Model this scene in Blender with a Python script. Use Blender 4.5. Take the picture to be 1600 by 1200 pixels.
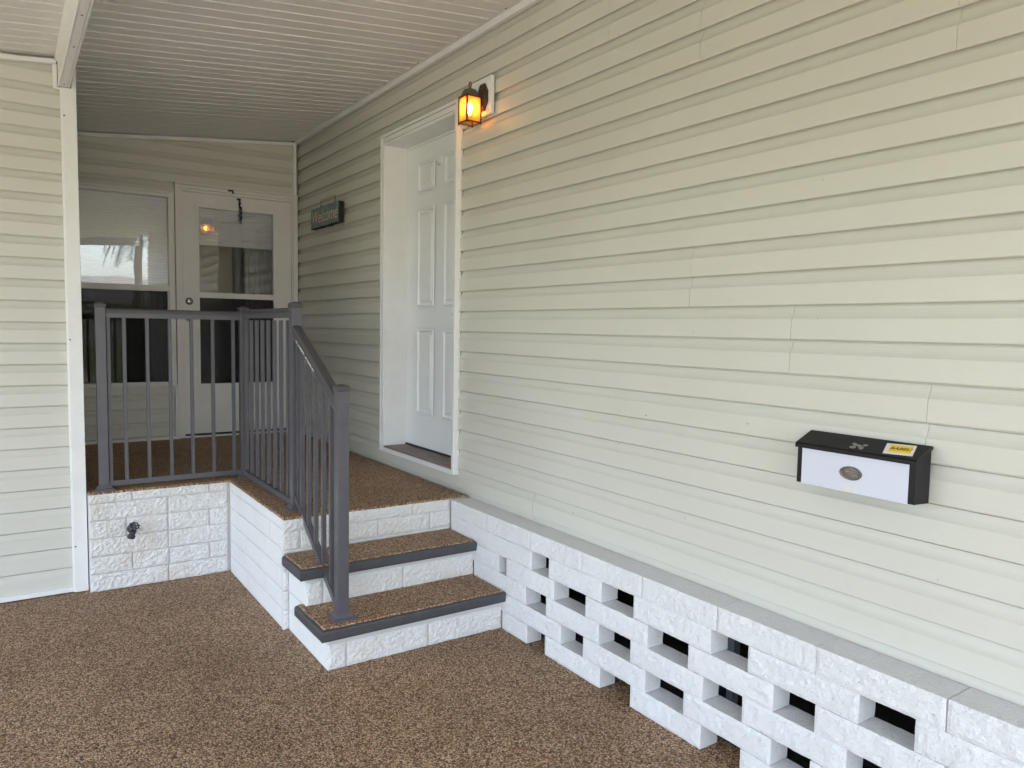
import bpy, bmesh, math, random
from mathutils import Vector, Matrix, noise

# ------------------------------------------------------------------ clear
for o in list(bpy.data.objects):
    bpy.data.objects.remove(o, do_unlink=True)
scene = bpy.context.scene
COL = scene.collection

# ------------------------------------------------------------------ camera
CAM_H = 1.52
cam_d = bpy.data.cameras.new('camera')
cam = bpy.data.objects.new('camera', cam_d)
COL.objects.link(cam)
cam_d.sensor_width = 36.0
cam_d.lens = 1170.63 / 1600 * 36
cam_d.clip_start = 0.05
cam_d.clip_end = 2000
YAW, PITCH, ROLL = math.radians(34.1325), math.radians(-4.2139), math.radians(0.9576)
fw = Vector((math.sin(YAW) * math.cos(PITCH), math.cos(YAW) * math.cos(PITCH), math.sin(PITCH)))
rt = Vector((math.cos(YAW), -math.sin(YAW), 0))
up = rt.cross(fw)
rt2 = math.cos(ROLL) * rt + math.sin(ROLL) * up
up2 = -math.sin(ROLL) * rt + math.cos(ROLL) * up
cam.matrix_world = Matrix(((rt2.x, up2.x, -fw.x, 0), (rt2.y, up2.y, -fw.y, 0), (rt2.z, up2.z, -fw.z, CAM_H), (0, 0, 0, 1)))
scene.camera = cam

# ------------------------------------------------------------------ world, sun, exposure
SUN_EL, SUN_AZ = math.radians(60), math.radians(75)      # azimuth from +Y, clockwise seen from above
sun_dir = Vector((math.sin(SUN_AZ) * math.cos(SUN_EL), math.cos(SUN_AZ) * math.cos(SUN_EL), math.sin(SUN_EL)))
world = bpy.data.worlds.new('World')
scene.world = world
world.use_nodes = True
wn = world.node_tree.nodes
wl_ = world.node_tree.links
for n in list(wn):
    wn.remove(n)
w_out = wn.new('ShaderNodeOutputWorld')
w_bg = wn.new('ShaderNodeBackground')
w_sky = wn.new('ShaderNodeTexSky')
w_sky.sky_type = 'NISHITA'
w_sky.sun_disc = False
w_sky.sun_elevation = SUN_EL
w_sky.sun_rotation = SUN_AZ
w_sky.air_density = 1.0
w_sky.dust_density = 2.5
w_sky.ozone_density = 1.0
w_bg.inputs['Strength'].default_value = 0.15
w_hs = wn.new('ShaderNodeHueSaturation')          # thin high cloud: paler sky
w_hs.inputs['Saturation'].default_value = 0.66
wl_.new(w_sky.outputs[0], w_hs.inputs['Color'])
wl_.new(w_hs.outputs[0], w_bg.inputs[0])
wl_.new(w_bg.outputs[0], w_out.inputs[0])

sun_l = bpy.data.lights.new('sun', 'SUN')
sun_l.energy = 2.2
sun_l.angle = math.radians(1.0)
sun_l.color = (1.0, 0.95, 0.87)
sun_o = bpy.data.objects.new('sun', sun_l)
COL.objects.link(sun_o)
sun_o.rotation_euler = sun_dir.to_track_quat('Z', 'Y').to_euler()

scene.render.engine = 'CYCLES'
scene.cycles.max_bounces = 10
scene.cycles.diffuse_bounces = 6
scene.cycles.transparent_max_bounces = 16
scene.view_settings.view_transform = 'Standard'
scene.view_settings.look = 'None'
scene.view_settings.gamma = 1.0
scene.view_settings.use_curve_mapping = False
scene.view_settings.exposure = 3.15

# ------------------------------------------------------------------ materials
def new_mat(name):
    m = bpy.data.materials.new(name)
    m.use_nodes = True
    nt = m.node_tree
    return m, nt, nt.nodes, nt.links, nt.nodes['Principled BSDF']


def coords(N, L, scale=(1, 1, 1)):
    tc = N.new('ShaderNodeTexCoord')
    mp = N.new('ShaderNodeMapping')
    mp.inputs['Scale'].default_value = scale
    L.new(tc.outputs['Object'], mp.inputs['Vector'])
    return mp.outputs['Vector']


def noise_tex(N, L, vec, scale, detail=3, rough=0.55):
    t = N.new('ShaderNodeTexNoise')
    t.inputs['Scale'].default_value = scale
    t.inputs['Detail'].default_value = detail
    t.inputs['Roughness'].default_value = rough
    L.new(vec, t.inputs['Vector'])
    return t


def ramp(N, L, fac, stops):
    r = N.new('ShaderNodeValToRGB')
    e = r.color_ramp.elements
    while len(e) < len(stops):
        e.new(0.5)
    for i, (p, c) in enumerate(stops):
        e[i].position = p
        e[i].color = (*c, 1) if len(c) == 3 else c
    L.new(fac, r.inputs['Fac'])
    return r


def mixc(N, L, a, b, fac, mode='MIX'):
    m = N.new('ShaderNodeMix')
    m.data_type = 'RGBA'
    m.blend_type = mode
    for sock, v in ((m.inputs[6], a), (m.inputs[7], b), (m.inputs[0], fac)):
        if isinstance(v, (int, float)):
            sock.default_value = v
        elif isinstance(v, tuple):
            sock.default_value = (*v, 1)
        else:
            L.new(v, sock)
    return m.outputs[2]


def bump(N, L, height, strength, dist, normal=None):
    b = N.new('ShaderNodeBump')
    b.inputs['Strength'].default_value = strength
    b.inputs['Distance'].default_value = dist
    L.new(height, b.inputs['Height'])
    if normal is not None:
        L.new(normal, b.inputs['Normal'])
    return b.outputs['Normal']


def mat_paint(name, col, rough=0.5, var=0.06, vscale=6.0, bscale=0.0, bdist=0.0005, spec=0.5, metallic=0.0, stretch=(1, 1, 1)):
    m, nt, N, L, P = new_mat(name)
    v = coords(N, L, stretch)
    t = noise_tex(N, L, v, vscale, 4)
    lo = tuple(c * (1 - var) for c in col)
    hi = tuple(min(1, c * (1 + var)) for c in col)
    r = ramp(N, L, t.outputs['Fac'], [(0.3, lo), (0.7, hi)])
    L.new(r.outputs['Color'], P.inputs['Base Color'])
    P.inputs['Roughness'].default_value = rough
    P.inputs['Specular IOR Level'].default_value = spec
    P.inputs['Metallic'].default_value = metallic
    if bscale:
        t2 = noise_tex(N, L, v, bscale, 4)
        L.new(bump(N, L, t2.outputs['Fac'], 0.6, bdist), P.inputs['Normal'])
    return m


def mat_siding(name, stretch):
    m, nt, N, L, P = new_mat(name)
    v = coords(N, L)
    vs = coords(N, L, stretch)
    t = noise_tex(N, L, v, 1.3, 3)
    r = ramp(N, L, t.outputs['Fac'], [(0.3, (0.598, 0.584, 0.524)), (0.7, (0.632, 0.618, 0.558))])
    # faint dirt flecks
    f = noise_tex(N, L, v, 38, 2)
    fr = ramp(N, L, f.outputs['Fac'], [(0.76, (0, 0, 0)), (0.80, (1, 1, 1))])
    c = mixc(N, L, r.outputs['Color'], (0.36, 0.34, 0.27), fr.outputs['Color'])
    # stretched grain that vinyl carries
    g = noise_tex(N, L, vs, 60, 3)
    gr = ramp(N, L, g.outputs['Fac'], [(0.3, (0.982, 0.982, 0.982)), (0.7, (1.014, 1.014, 1.014))])
    c = mixc(N, L, c, gr.outputs['Color'], 1.0, 'MULTIPLY')
    L.new(c, P.inputs['Base Color'])
    P.inputs['Roughness'].default_value = 0.42
    P.inputs['Specular IOR Level'].default_value = 0.4
    n1 = bump(N, L, g.outputs['Fac'], 0.25, 0.0003)
    w = noise_tex(N, L, vs, 5, 2)
    L.new(bump(N, L, w.outputs['Fac'], 0.5, 0.0012, n1), P.inputs['Normal'])
    return m


def mat_pebble(name):
    m, nt, N, L, P = new_mat(name)
    v = coords(N, L)
    vo = N.new('ShaderNodeTexVoronoi')
    vo.inputs['Scale'].default_value = 165
    L.new(v, vo.inputs['Vector'])
    sep = N.new('ShaderNodeSeparateColor')
    L.new(vo.outputs['Color'], sep.inputs[0])
    r = ramp(N, L, sep.outputs[0], [(0.0, (0.12, 0.067, 0.036)), (0.25, (0.27, 0.155, 0.082)), (0.5, (0.43, 0.265, 0.148)),
                                    (0.75, (0.58, 0.385, 0.235)), (1.0, (0.72, 0.56, 0.42))])
    # dark joints between the stones
    d = ramp(N, L, vo.outputs['Distance'], [(0.35, (1, 1, 1)), (0.80, (0.34, 0.29, 0.26))])
    c = mixc(N, L, r.outputs['Color'], d.outputs['Color'], 1.0, 'MULTIPLY')
    # large worn / greyish patches
    t = noise_tex(N, L, v, 1.1, 4, 0.6)
    tr = ramp(N, L, t.outputs['Fac'], [(0.32, (0.80, 0.77, 0.71)), (0.5, (1, 1, 1)), (0.7, (1.13, 1.09, 1.05))])
    c = mixc(N, L, c, tr.outputs['Color'], 1.0, 'MULTIPLY')
    t2 = noise_tex(N, L, v, 3.7, 5, 0.7)
    t2r = ramp(N, L, t2.outputs['Fac'], [(0.60, (0, 0, 0)), (0.78, (0.5, 0.5, 0.5))])
    c = mixc(N, L, c, (0.20, 0.165, 0.13), t2r.outputs['Color'])
    L.new(c, P.inputs['Base Color'])
    P.inputs['Roughness'].default_value = 0.62
    P.inputs['Specular IOR Level'].default_value = 0.35
    inv = N.new('ShaderNodeMath')
    inv.operation = 'SUBTRACT'
    inv.inputs[0].default_value = 1.0
    L.new(vo.outputs['Distance'], inv.inputs[1])
    L.new(bump(N, L, inv.outputs[0], 0.9, 0.004), P.inputs['Normal'])
    return m


def mat_brick(name, col, bdist=0.004, bscale=70, warm=0.0):
    m, nt, N, L, P = new_mat(name)
    v = coords(N, L)
    t = noise_tex(N, L, v, 4.0, 4)
    r = ramp(N, L, t.outputs['Fac'], [(0.3, tuple(c * 0.95 for c in col)), (0.65, col)])
    # pinholes and grey chips of bare block
    s = noise_tex(N, L, v, 95, 3, 0.6)
    sr = ramp(N, L, s.outputs['Fac'], [(0.275, (1, 1, 1)), (0.335, (0, 0, 0))])
    c = mixc(N, L, r.outputs['Color'], (0.42, 0.40, 0.385), sr.outputs['Color'])
    if warm:
        w = noise_tex(N, L, v, 3.1, 3)
        wr = ramp(N, L, w.outputs['Fac'], [(0.55, (0, 0, 0)), (0.72, (warm, warm, warm))])
        c = mixc(N, L, c, (0.72, 0.60, 0.52), wr.outputs['Color'])
    L.new(c, P.inputs['Base Color'])
    P.inputs['Roughness'].default_value = 0.75
    P.inputs['Specular IOR Level'].default_value = 0.3
    a = noise_tex(N, L, v, bscale, 5, 0.62)
    n1 = bump(N, L, a.outputs['Fac'], 0.8, bdist)
    vo = N.new('ShaderNodeTexVoronoi')
    vo.inputs['Scale'].default_value = bscale * 1.15
    wq = mixc(N, L, v, a.outputs['Color'], 0.02, 'ADD')
    L.new(wq, vo.inputs['Vector'])
    n1 = bump(N, L, vo.outputs['Distance'], 0.4, bdist * 0.6, n1)
    b2 = noise_tex(N, L, v, bscale * 3.4, 3, 0.6)
    L.new(bump(N, L, b2.outputs['Fac'], 0.8, bdist * 0.35, n1), P.inputs['Normal'])
    return m


def mat_glass(name, ior=1.75, tint=(0.93, 0.95, 0.95), rough=0.0, wav=0.0):
    m, nt, N, L, P = new_mat(name)
    N.remove(P)
    out = N['Material Output']
    tr = N.new('ShaderNodeBsdfTransparent')
    tr.inputs['Color'].default_value = (*tint, 1)
    gl = N.new('ShaderNodeBsdfGlossy')
    gl.inputs['Roughness'].default_value = rough
    fr = N.new('ShaderNodeFresnel')
    fr.inputs['IOR'].default_value = ior
    mx = N.new('ShaderNodeMixShader')
    L.new(fr.outputs[0], mx.inputs[0])
    L.new(tr.outputs[0], mx.inputs[1])
    L.new(gl.outputs[0], mx.inputs[2])
    L.new(mx.outputs[0], out.inputs['Surface'])
    if wav:
        v = coords(N, L)
        t = noise_tex(N, L, v, 2.2, 1)
        L.new(bump(N, L, t.outputs['Fac'], 1.0, wav), gl.inputs['Normal'])
    return m


def mat_screen(name):
    m, nt, N, L, P = new_mat(name)
    N.remove(P)
    out = N['Material Output']
    v = coords(N, L)
    wv = N.new('ShaderNodeTexNoise')
    wv.inputs['Scale'].default_value = 300
    L.new(v, wv.inputs['Vector'])
    tr = N.new('ShaderNodeBsdfTransparent')
    df = N.new('ShaderNodeBsdfDiffuse')
    df.inputs['Color'].default_value = (0.035, 0.035, 0.037, 1)
    mx = N.new('ShaderNodeMixShader')
    r = ramp(N, L, wv.outputs['Fac'], [(0.3, (0.35, 0.35, 0.35)), (0.7, (0.6, 0.6, 0.6))])
    L.new(r.outputs['Color'], mx.inputs[0])
    L.new(tr.outputs[0], mx.inputs[1])
    L.new(df.outputs[0], mx.inputs[2])
    L.new(mx.outputs[0], out.inputs['Surface'])
    return m


def mat_emit(name, col, s):
    m, nt, N, L, P = new_mat(name)
    P.inputs['Base Color'].default_value = (*col, 1)
    P.inputs['Emission Color'].default_value = (*col, 1)
    P.inputs['Emission Strength'].default_value = s
    return m


M = {}
M['siding_y'] = mat_siding('vinyl_siding_side', (6, 0.35, 6))
M['siding_x'] = mat_siding('vinyl_siding_front', (0.35, 6, 6))
M['trim'] = mat_paint('white_trim', (0.80, 0.80, 0.79), 0.42, 0.03, 9, 120, 0.0003)
M['trim_beam'] = mat_paint('white_aluminium', (0.76, 0.755, 0.74), 0.38, 0.03, 7)  # white of the beam, slightly greyer than the trim
M['ceiling'] = mat_paint('white_soffit_vinyl', (0.74, 0.725, 0.70), 0.38, 0.03, 1.2)
M['door_white'] = mat_paint('white_door_paint', (0.80, 0.815, 0.84), 0.36, 0.025, 5, 160, 0.00025)
M['storm_door'] = mat_paint('storm_door_enamel', (0.72, 0.70, 0.68), 0.4, 0.03, 5)
M['rail'] = mat_paint('charcoal_railing_paint', (0.094, 0.090, 0.103), 0.42, 0.10, 14, 220, 0.0003)
M['rail_top'] = mat_paint('charcoal_handrail_paint', (0.066, 0.060, 0.064), 0.5, 0.14, 30, 200, 0.0003)
M['chip'] = mat_paint('bare_paint_chip', (0.72, 0.70, 0.68), 0.6)
M['nosing'] = mat_paint('charcoal_nosing_paint', (0.066, 0.066, 0.075), 0.5, 0.12, 22, 130, 0.0008)
M['pebble'] = mat_pebble('brown_pebble_coating')
M['brick'] = mat_brick('white_painted_split_brick', (0.79, 0.785, 0.775), 0.007, 80, 0.5)
M['brick_smooth'] = mat_brick('white_painted_smooth_brick', (0.81, 0.81, 0.815), 0.0012, 80)
M['block'] = mat_brick('white_painted_block', (0.80, 0.80, 0.81), 0.006, 95)
M['mortar'] = mat_brick('shaded_white_mortar', (0.62, 0.61, 0.60), 0.002, 90)  # white mortar, greyed to put the joints' shadow lines into its colour
M['wood_sill'] = mat_paint('weathered_grey_wood', (0.24, 0.20, 0.185), 0.7, 0.25, 10, 40, 0.002, stretch=(8, 0.8, 8))
M['dark'] = mat_paint('dark_underside', (0.03, 0.03, 0.032), 0.8)
M['steel'] = mat_paint('grey_steel_pier', (0.16, 0.19, 0.23), 0.5)
M['soil'] = mat_paint('dark_soil', (0.028, 0.025, 0.022), 0.95, 0.3, 20, 60, 0.01)
M['sheath'] = mat_paint('wall_sheathing', (0.35, 0.35, 0.30), 0.8)
M['interior'] = mat_paint('tan_interior_wall', (0.50, 0.38, 0.27), 0.8)
M['interior_floor'] = mat_paint('interior_floor', (0.16, 0.12, 0.09), 0.7)
M['shade'] = mat_paint('pleated_grey_shade', (0.80, 0.76, 0.79), 0.8, 0.03, 20)
M['curtain'] = mat_paint('sheer_curtain', (0.32, 0.30, 0.285), 0.85)
M['glass'] = mat_glass('window_glass', 1.95, (0.97, 0.98, 0.98), 0.0, 0.0012)
M['screen'] = mat_screen('insect_screen')
M['black'] = mat_paint('black_enamel', (0.007, 0.007, 0.009), 0.40, 0.3, 25, 260, 0.0003, spec=0.28)
M['black_metal'] = mat_paint('black_metal', (0.02, 0.02, 0.022), 0.4)
M['lavender'] = mat_paint('lavender_white_panel', (0.64, 0.65, 0.76), 0.5, 0.02, 8)
M['pewter'] = mat_paint('tarnished_pewter', (0.16, 0.14, 0.12), 0.42, 0.3, 60, 150, 0.0008, metallic=0.6)
M['grey_mark'] = mat_paint('grey_residue', (0.22, 0.22, 0.22), 0.8, 0.3, 90)
M['cream_mark'] = mat_paint('yellowed_tape', (0.70, 0.68, 0.62), 0.6)
M['paper'] = mat_paint('white_paper', (0.80, 0.74, 0.72), 0.55)
M['yellow'] = mat_paint('yellow_print', (0.90, 0.62, 0.02), 0.5)
M['ink'] = mat_paint('black_ink', (0.02, 0.018, 0.01), 0.5)
M['bronze'] = mat_paint('aged_bronze', (0.075, 0.045, 0.028), 0.42, 0.3, 30, 120, 0.0006, metallic=0.5)
M['verdigris'] = mat_paint('verdigris_cap', (0.10, 0.085, 0.055), 0.5, 0.3, 25)
M['amber'] = mat_glass('amber_glass', 1.5, (1.0, 0.72, 0.36))
_N, _L = M['amber'].node_tree.nodes, M['amber'].node_tree.links
_t = _N.new('ShaderNodeBsdfTranslucent')
_t.inputs['Color'].default_value = (1.0, 0.62, 0.24, 1)
_m = _N.new('ShaderNodeMixShader')
_m.inputs[0].default_value = 0.3
_o = _N['Material Output']
_src = _o.inputs['Surface'].links[0].from_socket
_L.new(_src, _m.inputs[1])
_L.new(_t.outputs[0], _m.inputs[2])
_L.new(_m.outputs[0], _o.inputs['Surface'])
M['bulb'] = mat_emit('lit_bulb', (1.0, 0.70, 0.36), 6)
M['socket'] = mat_paint('cream_socket', (0.7, 0.6, 0.45), 0.5)
M['teal'] = mat_paint('weathered_teal_wood', (0.17, 0.27, 0.26), 0.75, 0.3, 18, 60, 0.002)
M['sign_edge'] = mat_paint('dark_wood_edge', (0.02, 0.018, 0.015), 0.8)
M['letter'] = mat_paint('off_white_lettering', (0.68, 0.60, 0.53), 0.6)
M['letter_red'] = mat_paint('faded_red_outline', (0.32, 0.17, 0.14), 0.6)
M['wire'] = mat_paint('thin_dark_wire', (0.05, 0.04, 0.03), 0.5)
M['chrome'] = mat_paint('satin_nickel', (0.62, 0.60, 0.58), 0.25, 0.05, 40, metallic=0.9)
M['tap_body'] = mat_paint('aged_brass_tap', (0.055, 0.05, 0.042), 0.45, 0.4, 60, metallic=0.5)
M['tap_wheel'] = mat_paint('dark_zinc_wheel', (0.10, 0.11, 0.14), 0.35, 0.4, 80, metallic=0.6)
M['screw'] = mat_paint('dark_screw', (0.06, 0.05, 0.045), 0.5)
M['concrete'] = mat_paint('driveway_concrete', (0.29, 0.255, 0.205), 0.9, 0.1, 2, 60, 0.002)
M['lawn'] = mat_paint('lawn', (0.11, 0.14, 0.05), 0.95, 0.3, 3, 90, 0.02)
M['asphalt_roof'] = mat_paint('grey_shingles', (0.20, 0.19, 0.18), 0.9)
M['stucco'] = mat_paint('pale_stucco', (0.62, 0.58, 0.50), 0.9)
M['roof_top'] = mat_paint('white_roof_panel', (0.7, 0.7, 0.7), 0.5)
M['palm_leaf'] = mat_paint('palm_leaf', (0.09, 0.12, 0.04), 0.6, 0.3, 3)
M['bark'] = mat_paint('palm_bark', (0.22, 0.18, 0.14), 0.9, 0.25, 8)
M['win_dark'] = mat_paint('dark_window', (0.03, 0.035, 0.04), 0.1)

# ------------------------------------------------------------------ helpers
WLOC = {}


def link(o, parent=None, loc=(0, 0, 0)):
    COL.objects.link(o)
    o.location = loc
    WLOC[o.name] = Vector(loc)
    if parent is not None:
        o.parent = parent
        o.matrix_parent_inverse = Matrix.Translation(-WLOC[parent.name])
    return o


def thing(name, label, cat, loc=(0, 0, 0), group=None):
    o = bpy.data.objects.new(name, None)
    o.empty_display_size = 0.1
    link(o, None, loc)
    o['label'] = label
    o['category'] = cat
    if group:
        o['group'] = group
    return o


def mesh_obj(name, verts, faces, mat, parent=None, loc=(0, 0, 0), smooth=False):
    me = bpy.data.meshes.new(name)
    me.from_pydata([tuple(v) for v in verts], [], faces)
    me.validate()
    bm = bmesh.new()
    bm.from_mesh(me)
    bmesh.ops.recalc_face_normals(bm, faces=bm.faces)
    bm.to_mesh(me)
    bm.free()
    me.materials.append(M[mat] if isinstance(mat, str) else mat)
    if smooth:
        for p in me.polygons:
            p.use_smooth = True
    o = bpy.data.objects.new(name, me)
    return link(o, parent, loc)


def share(src, parent, loc, name=None):
    o = bpy.data.objects.new(name or src.name.split('.')[0], src.data)
    return link(o, parent, loc)


def bm_obj(name, bm, mat, parent=None, loc=(0, 0, 0), smooth=False):
    me = bpy.data.meshes.new(name)
    bmesh.ops.recalc_face_normals(bm, faces=bm.faces)
    bm.to_mesh(me)
    bm.free()
    me.materials.append(M[mat] if isinstance(mat, str) else mat)
    if smooth:
        for p in me.polygons:
            p.use_smooth = True
    o = bpy.data.objects.new(name, me)
    return link(o, parent, loc)


def bm_box(bm, x0, x1, y0, y1, z0, z1, bevel=0.0, seg=2):
    vs = [bm.verts.new(c) for c in ((x0, y0, z0), (x1, y0, z0), (x1, y1, z0), (x0, y1, z0), (x0, y0, z1), (x1, y0, z1), (x1, y1, z1), (x0, y1, z1))]
    fs = [bm.faces.new([vs[i] for i in f]) for f in ((3, 2, 1, 0), (4, 5, 6, 7), (0, 1, 5, 4), (1, 2, 6, 5), (2, 3, 7, 6), (3, 0, 4, 7))]
    if bevel:
        es = list({e for f in fs for e in f.edges})
        bmesh.ops.bevel(bm, geom=es, offset=bevel, segments=seg, affect='EDGES', profile=0.5)


def box(name, x0, x1, y0, y1, z0, z1, mat, parent=None, bevel=0.0, loc=(0, 0, 0)):
    bm = bmesh.new()
    bm_box(bm, min(x0, x1), max(x0, x1), min(y0, y1), max(y0, y1), min(z0, z1), max(z0, z1), bevel)
    return bm_obj(name, bm, mat, parent, loc)


def boxes(name, lst, mat, parent=None, bevel=0.0):
    bm = bmesh.new()
    for b in lst:
        bm_box(bm, *b, bevel)
    return bm_obj(name, bm, mat, parent)


def extrude(name, pts, axis, a, b, mat, parent=None, smooth=False, shear=None):
    """closed polygon pts in the two other axes (order x,y,z without axis) extruded from a to b along axis"""
    n = len(pts)
    vs = []
    for t in (a, b):
        for p, q in pts:
            if axis == 'x':
                v = [t, p, q]
            elif axis == 'y':
                v = [p, t, q]
            else:
                v = [p, q, t]
            if shear:
                v[2] += shear(v)
            vs.append(tuple(v))
    fs = [tuple(range(n)), tuple(range(2 * n - 1, n - 1, -1))]
    for i in range(n):
        j = (i + 1) % n
        fs.append((i, j, n + j, n + i))
    return mesh_obj(name, vs, fs, mat, parent, (0, 0, 0), smooth)


def bm_tube(bm, pts, r, sides=8, cap=True):
    rings = []
    pts = [Vector(p) for p in pts]
    rr = r if isinstance(r, (list, tuple)) else [r] * len(pts)
    ref = None
    for i, p in enumerate(pts):
        d = (pts[min(i + 1, len(pts) - 1)] - pts[max(i - 1, 0)]).normalized()
        if ref is None:
            ref = Vector((0, 0, 1)) if abs(d.z) < 0.9 else Vector((1, 0, 0))
        u = d.cross(ref)
        if u.length < 1e-6:
            u = d.cross(Vector((0, 1, 0)))
        u.normalize()
        w = d.cross(u).normalized()
        ref = u.cross(d)
        rings.append([bm.verts.new(p + rr[i] * (math.cos(2 * math.pi * k / sides) * u + math.sin(2 * math.pi * k / sides) * w)) for k in range(sides)])
    for i in range(len(rings) - 1):
        for k in range(sides):
            bm.faces.new((rings[i][k], rings[i][(k + 1) % sides], rings[i + 1][(k + 1) % sides], rings[i + 1][k]))
    if cap:
        bm.faces.new(rings[0][::-1])
        bm.faces.new(rings[-1])


def tube(name, pts, r, mat, parent=None, sides=8, smooth=True):
    bm = bmesh.new()
    bm_tube(bm, pts, r, sides)
    return bm_obj(name, bm, mat, parent, (0, 0, 0), smooth)


def lathe(name, prof, centre, axis, mat, parent=None, sides=20, sx=1.0, sy=1.0, smooth=True, ph=0.0):
    """prof = [(radius, height)], revolved about axis vector through centre"""
    a = Vector(axis).normalized()
    u = a.orthogonal().normalized()
    if abs(a.z) < 0.5:
        u = a.cross(Vector((0, 0, 1))).normalized()
    w = a.cross(u).normalized()
    c = Vector(centre)
    bm = bmesh.new()
    rings = []
    for r, h in prof:
        rings.append([bm.verts.new(c + a * h + r * (sx * math.cos(2 * math.pi * k / sides + ph) * u + sy * math.sin(2 * math.pi * k / sides + ph) * w)) for k in range(sides)])
    for i in range(len(rings) - 1):
        for k in range(sides):
            bm.faces.new((rings[i][k], rings[i][(k + 1) % sides], rings[i + 1][(k + 1) % sides], rings[i + 1][k]))
    bm.faces.new(rings[0][::-1])
    bm.faces.new(rings[-1])
    return bm_obj(name, bm, mat, parent, (0, 0, 0), smooth)


def text_mesh(name, body, size, mat, parent, mw, depth=0.0005, shear=0.0, bold=0.0):
    cu = bpy.data.curves.new(name, 'FONT')
    cu.body = body
    cu.size = size
    cu.extrude = depth
    cu.shear = shear
    cu.offset = bold
    cu.align_x = 'CENTER'
    cu.align_y = 'CENTER'
    to = bpy.data.objects.new(name + '_curve', cu)
    COL.objects.link(to)
    dg = bpy.context.evaluated_depsgraph_get()
    dg.update()
    me = bpy.data.meshes.new_from_object(to.evaluated_get(dg))
    me.name = name
    bpy.data.objects.remove(to, do_unlink=True)
    me.transform(mw)
    me.materials.clear()
    me.materials.append(M[mat])
    o = bpy.data.objects.new(name, me)
    return link(o, parent)


def rough_block(name, o, eu, en, L, H, depth, amp, mat, parent, seed, cell=0.007, edge=0.0055, freq=58.0):
    """block with a split face: o lower start corner on the face plane, eu along, up = z, en outward normal"""
    o, eu, en = Vector(o), Vector(eu), Vector(en)
    nu, nv = max(3, int(L / cell)), max(3, int(H / cell))
    ez = Vector((0, 0, 1))
    vs = []
    sv = Vector((seed * 3.17, seed * 1.31, seed * 2.23))
    for j in range(nv + 1):
        for i in range(nu + 1):
            s, t = L * i / nu, H * j / nv
            p = o + eu * s + ez * t
            n = noise.fractal(p * freq + sv, 0.8, 2.1, 4)
            n2 = noise.noise(p * freq * 0.28 + sv)
            ed = min(s, L - s, t, H - t)
            f = 1.0 - math.exp(-max(ed, 0) / max(edge, 1e-5)) if edge > 0 else 1.0
            out = amp * (0.85 * n + 0.45 * n2) * (0.35 + 0.65 * f) - edge * 0.9 * (1 - f)
            jit_u = 0.0
            jit_v = 0.0
            if i in (0, nu):
                jit_u = (0.0018 * noise.noise(p * 40 + sv)) * min(1.0, amp / 0.004)
            if j in (0, nv):
                jit_v = (0.0014 * noise.noise(p * 40 - sv)) * min(1.0, amp / 0.004)
            vs.append(p + en * out + eu * jit_u + ez * jit_v)
    W = nu + 1
    fs = [(j * W + i, j * W + i + 1, (j + 1) * W + i + 1, (j + 1) * W + i) for j in range(nv) for i in range(nu)]
    # rim going back
    rim = [j for j in range(W)] + [(j * W + nu) for j in range(1, nv + 1)] + [nv * W + i for i in range(nu - 1, -1, -1)] + [j * W for j in range(nv - 1, 0, -1)]
    base = len(vs)
    for k in rim:
        p = vs[k]
        d = (p - o).dot(en)
        vs.append(p - en * (d + depth))
    R = len(rim)
    for k in range(R):
        a, b = rim[k], rim[(k + 1) % R]
        fs.append((a, base + k, base + (k + 1) % R, b))
    fs.append(tuple(range(base, base + R)))
    return mesh_obj(name, vs, fs, mat, parent)


S = 0.1143     # siding exposure
SID = [(-0.012, 0.0), (0.06, 0.0), (0.06, 0.0140), (0.004, 0.0145), (0.0, 0.0155), (0.004, 0.0170), (0.014, 0.0183), (0.030, 0.0190), (0.055, 0.0192), (0.30, 0.0184), (0.60, 0.0176), (0.63, 0.0150), (0.67, 0.0117), (0.72, 0.0084), (0.78, 0.0055), (0.86, 0.0028), (0.945, 0.0012), (0.955, -0.004), (1.04, -0.0045), (1.10, -0.0045)]


def sid_profile(z0, zmin=None, zmax=None):
    """list of (z, out) of a dutch-lap course whose butt edge is z0"""
    pr = [(z0 + 0.0015 + t * S, o) for t, o in SID[1:]]
    def at(z):
        for (a, oa), (b, ob) in zip(pr[7:], pr[8:]):
            if a <= z <= b:
                return oa + (ob - oa) * (z - a) / max(1e-9, b - a)
        return pr[-1][1]
    if zmin is not None and zmin > pr[0][0]:
        o = at(zmin)
        pr = [(zmin, 0.0), (zmin, o)] + [q for q in pr[7:] if q[0] > zmin + 1e-4]
    if zmax is not None and zmax < pr[-1][0]:
        o = at(zmax)
        pr = [q for q in pr if q[0] < zmax - 1e-4] + [(zmax, o)]
    return pr


def plank(axis, plane, sgn, a, b, z0, mat, parent, zmin=None, zmax=None, lift=0.0):
    """axis 'y': wall plane x=plane (outer butt line), sgn=-1 faces -x"""
    pr = sid_profile(z0, zmin, zmax)
    if len(pr) < 2:
        return
    back = plane - sgn * 0.0190
    pts = [(back + sgn * (o + lift), z) for z, o in pr]
    pts += [(back - sgn * 0.006, pr[-1][0]), (back - sgn * 0.006, pr[0][0])]
    if axis == 'y':
        return extrude('siding_plank', pts, 'y', a, b, mat, parent)
    return extrude('siding_plank', pts, 'x', a, b, mat, parent)


random.seed(7)
XW, YL, YB = 2.18, 4.79, 6.64        # house wall, left room wall, back wall


def ceil_z(x):
    return 2.952 + 0.1014 * (x - 0.5)


# ------------------------------------------------------------------ setting
def struct(o):
    o['kind'] = 'structure'
    return o


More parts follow.
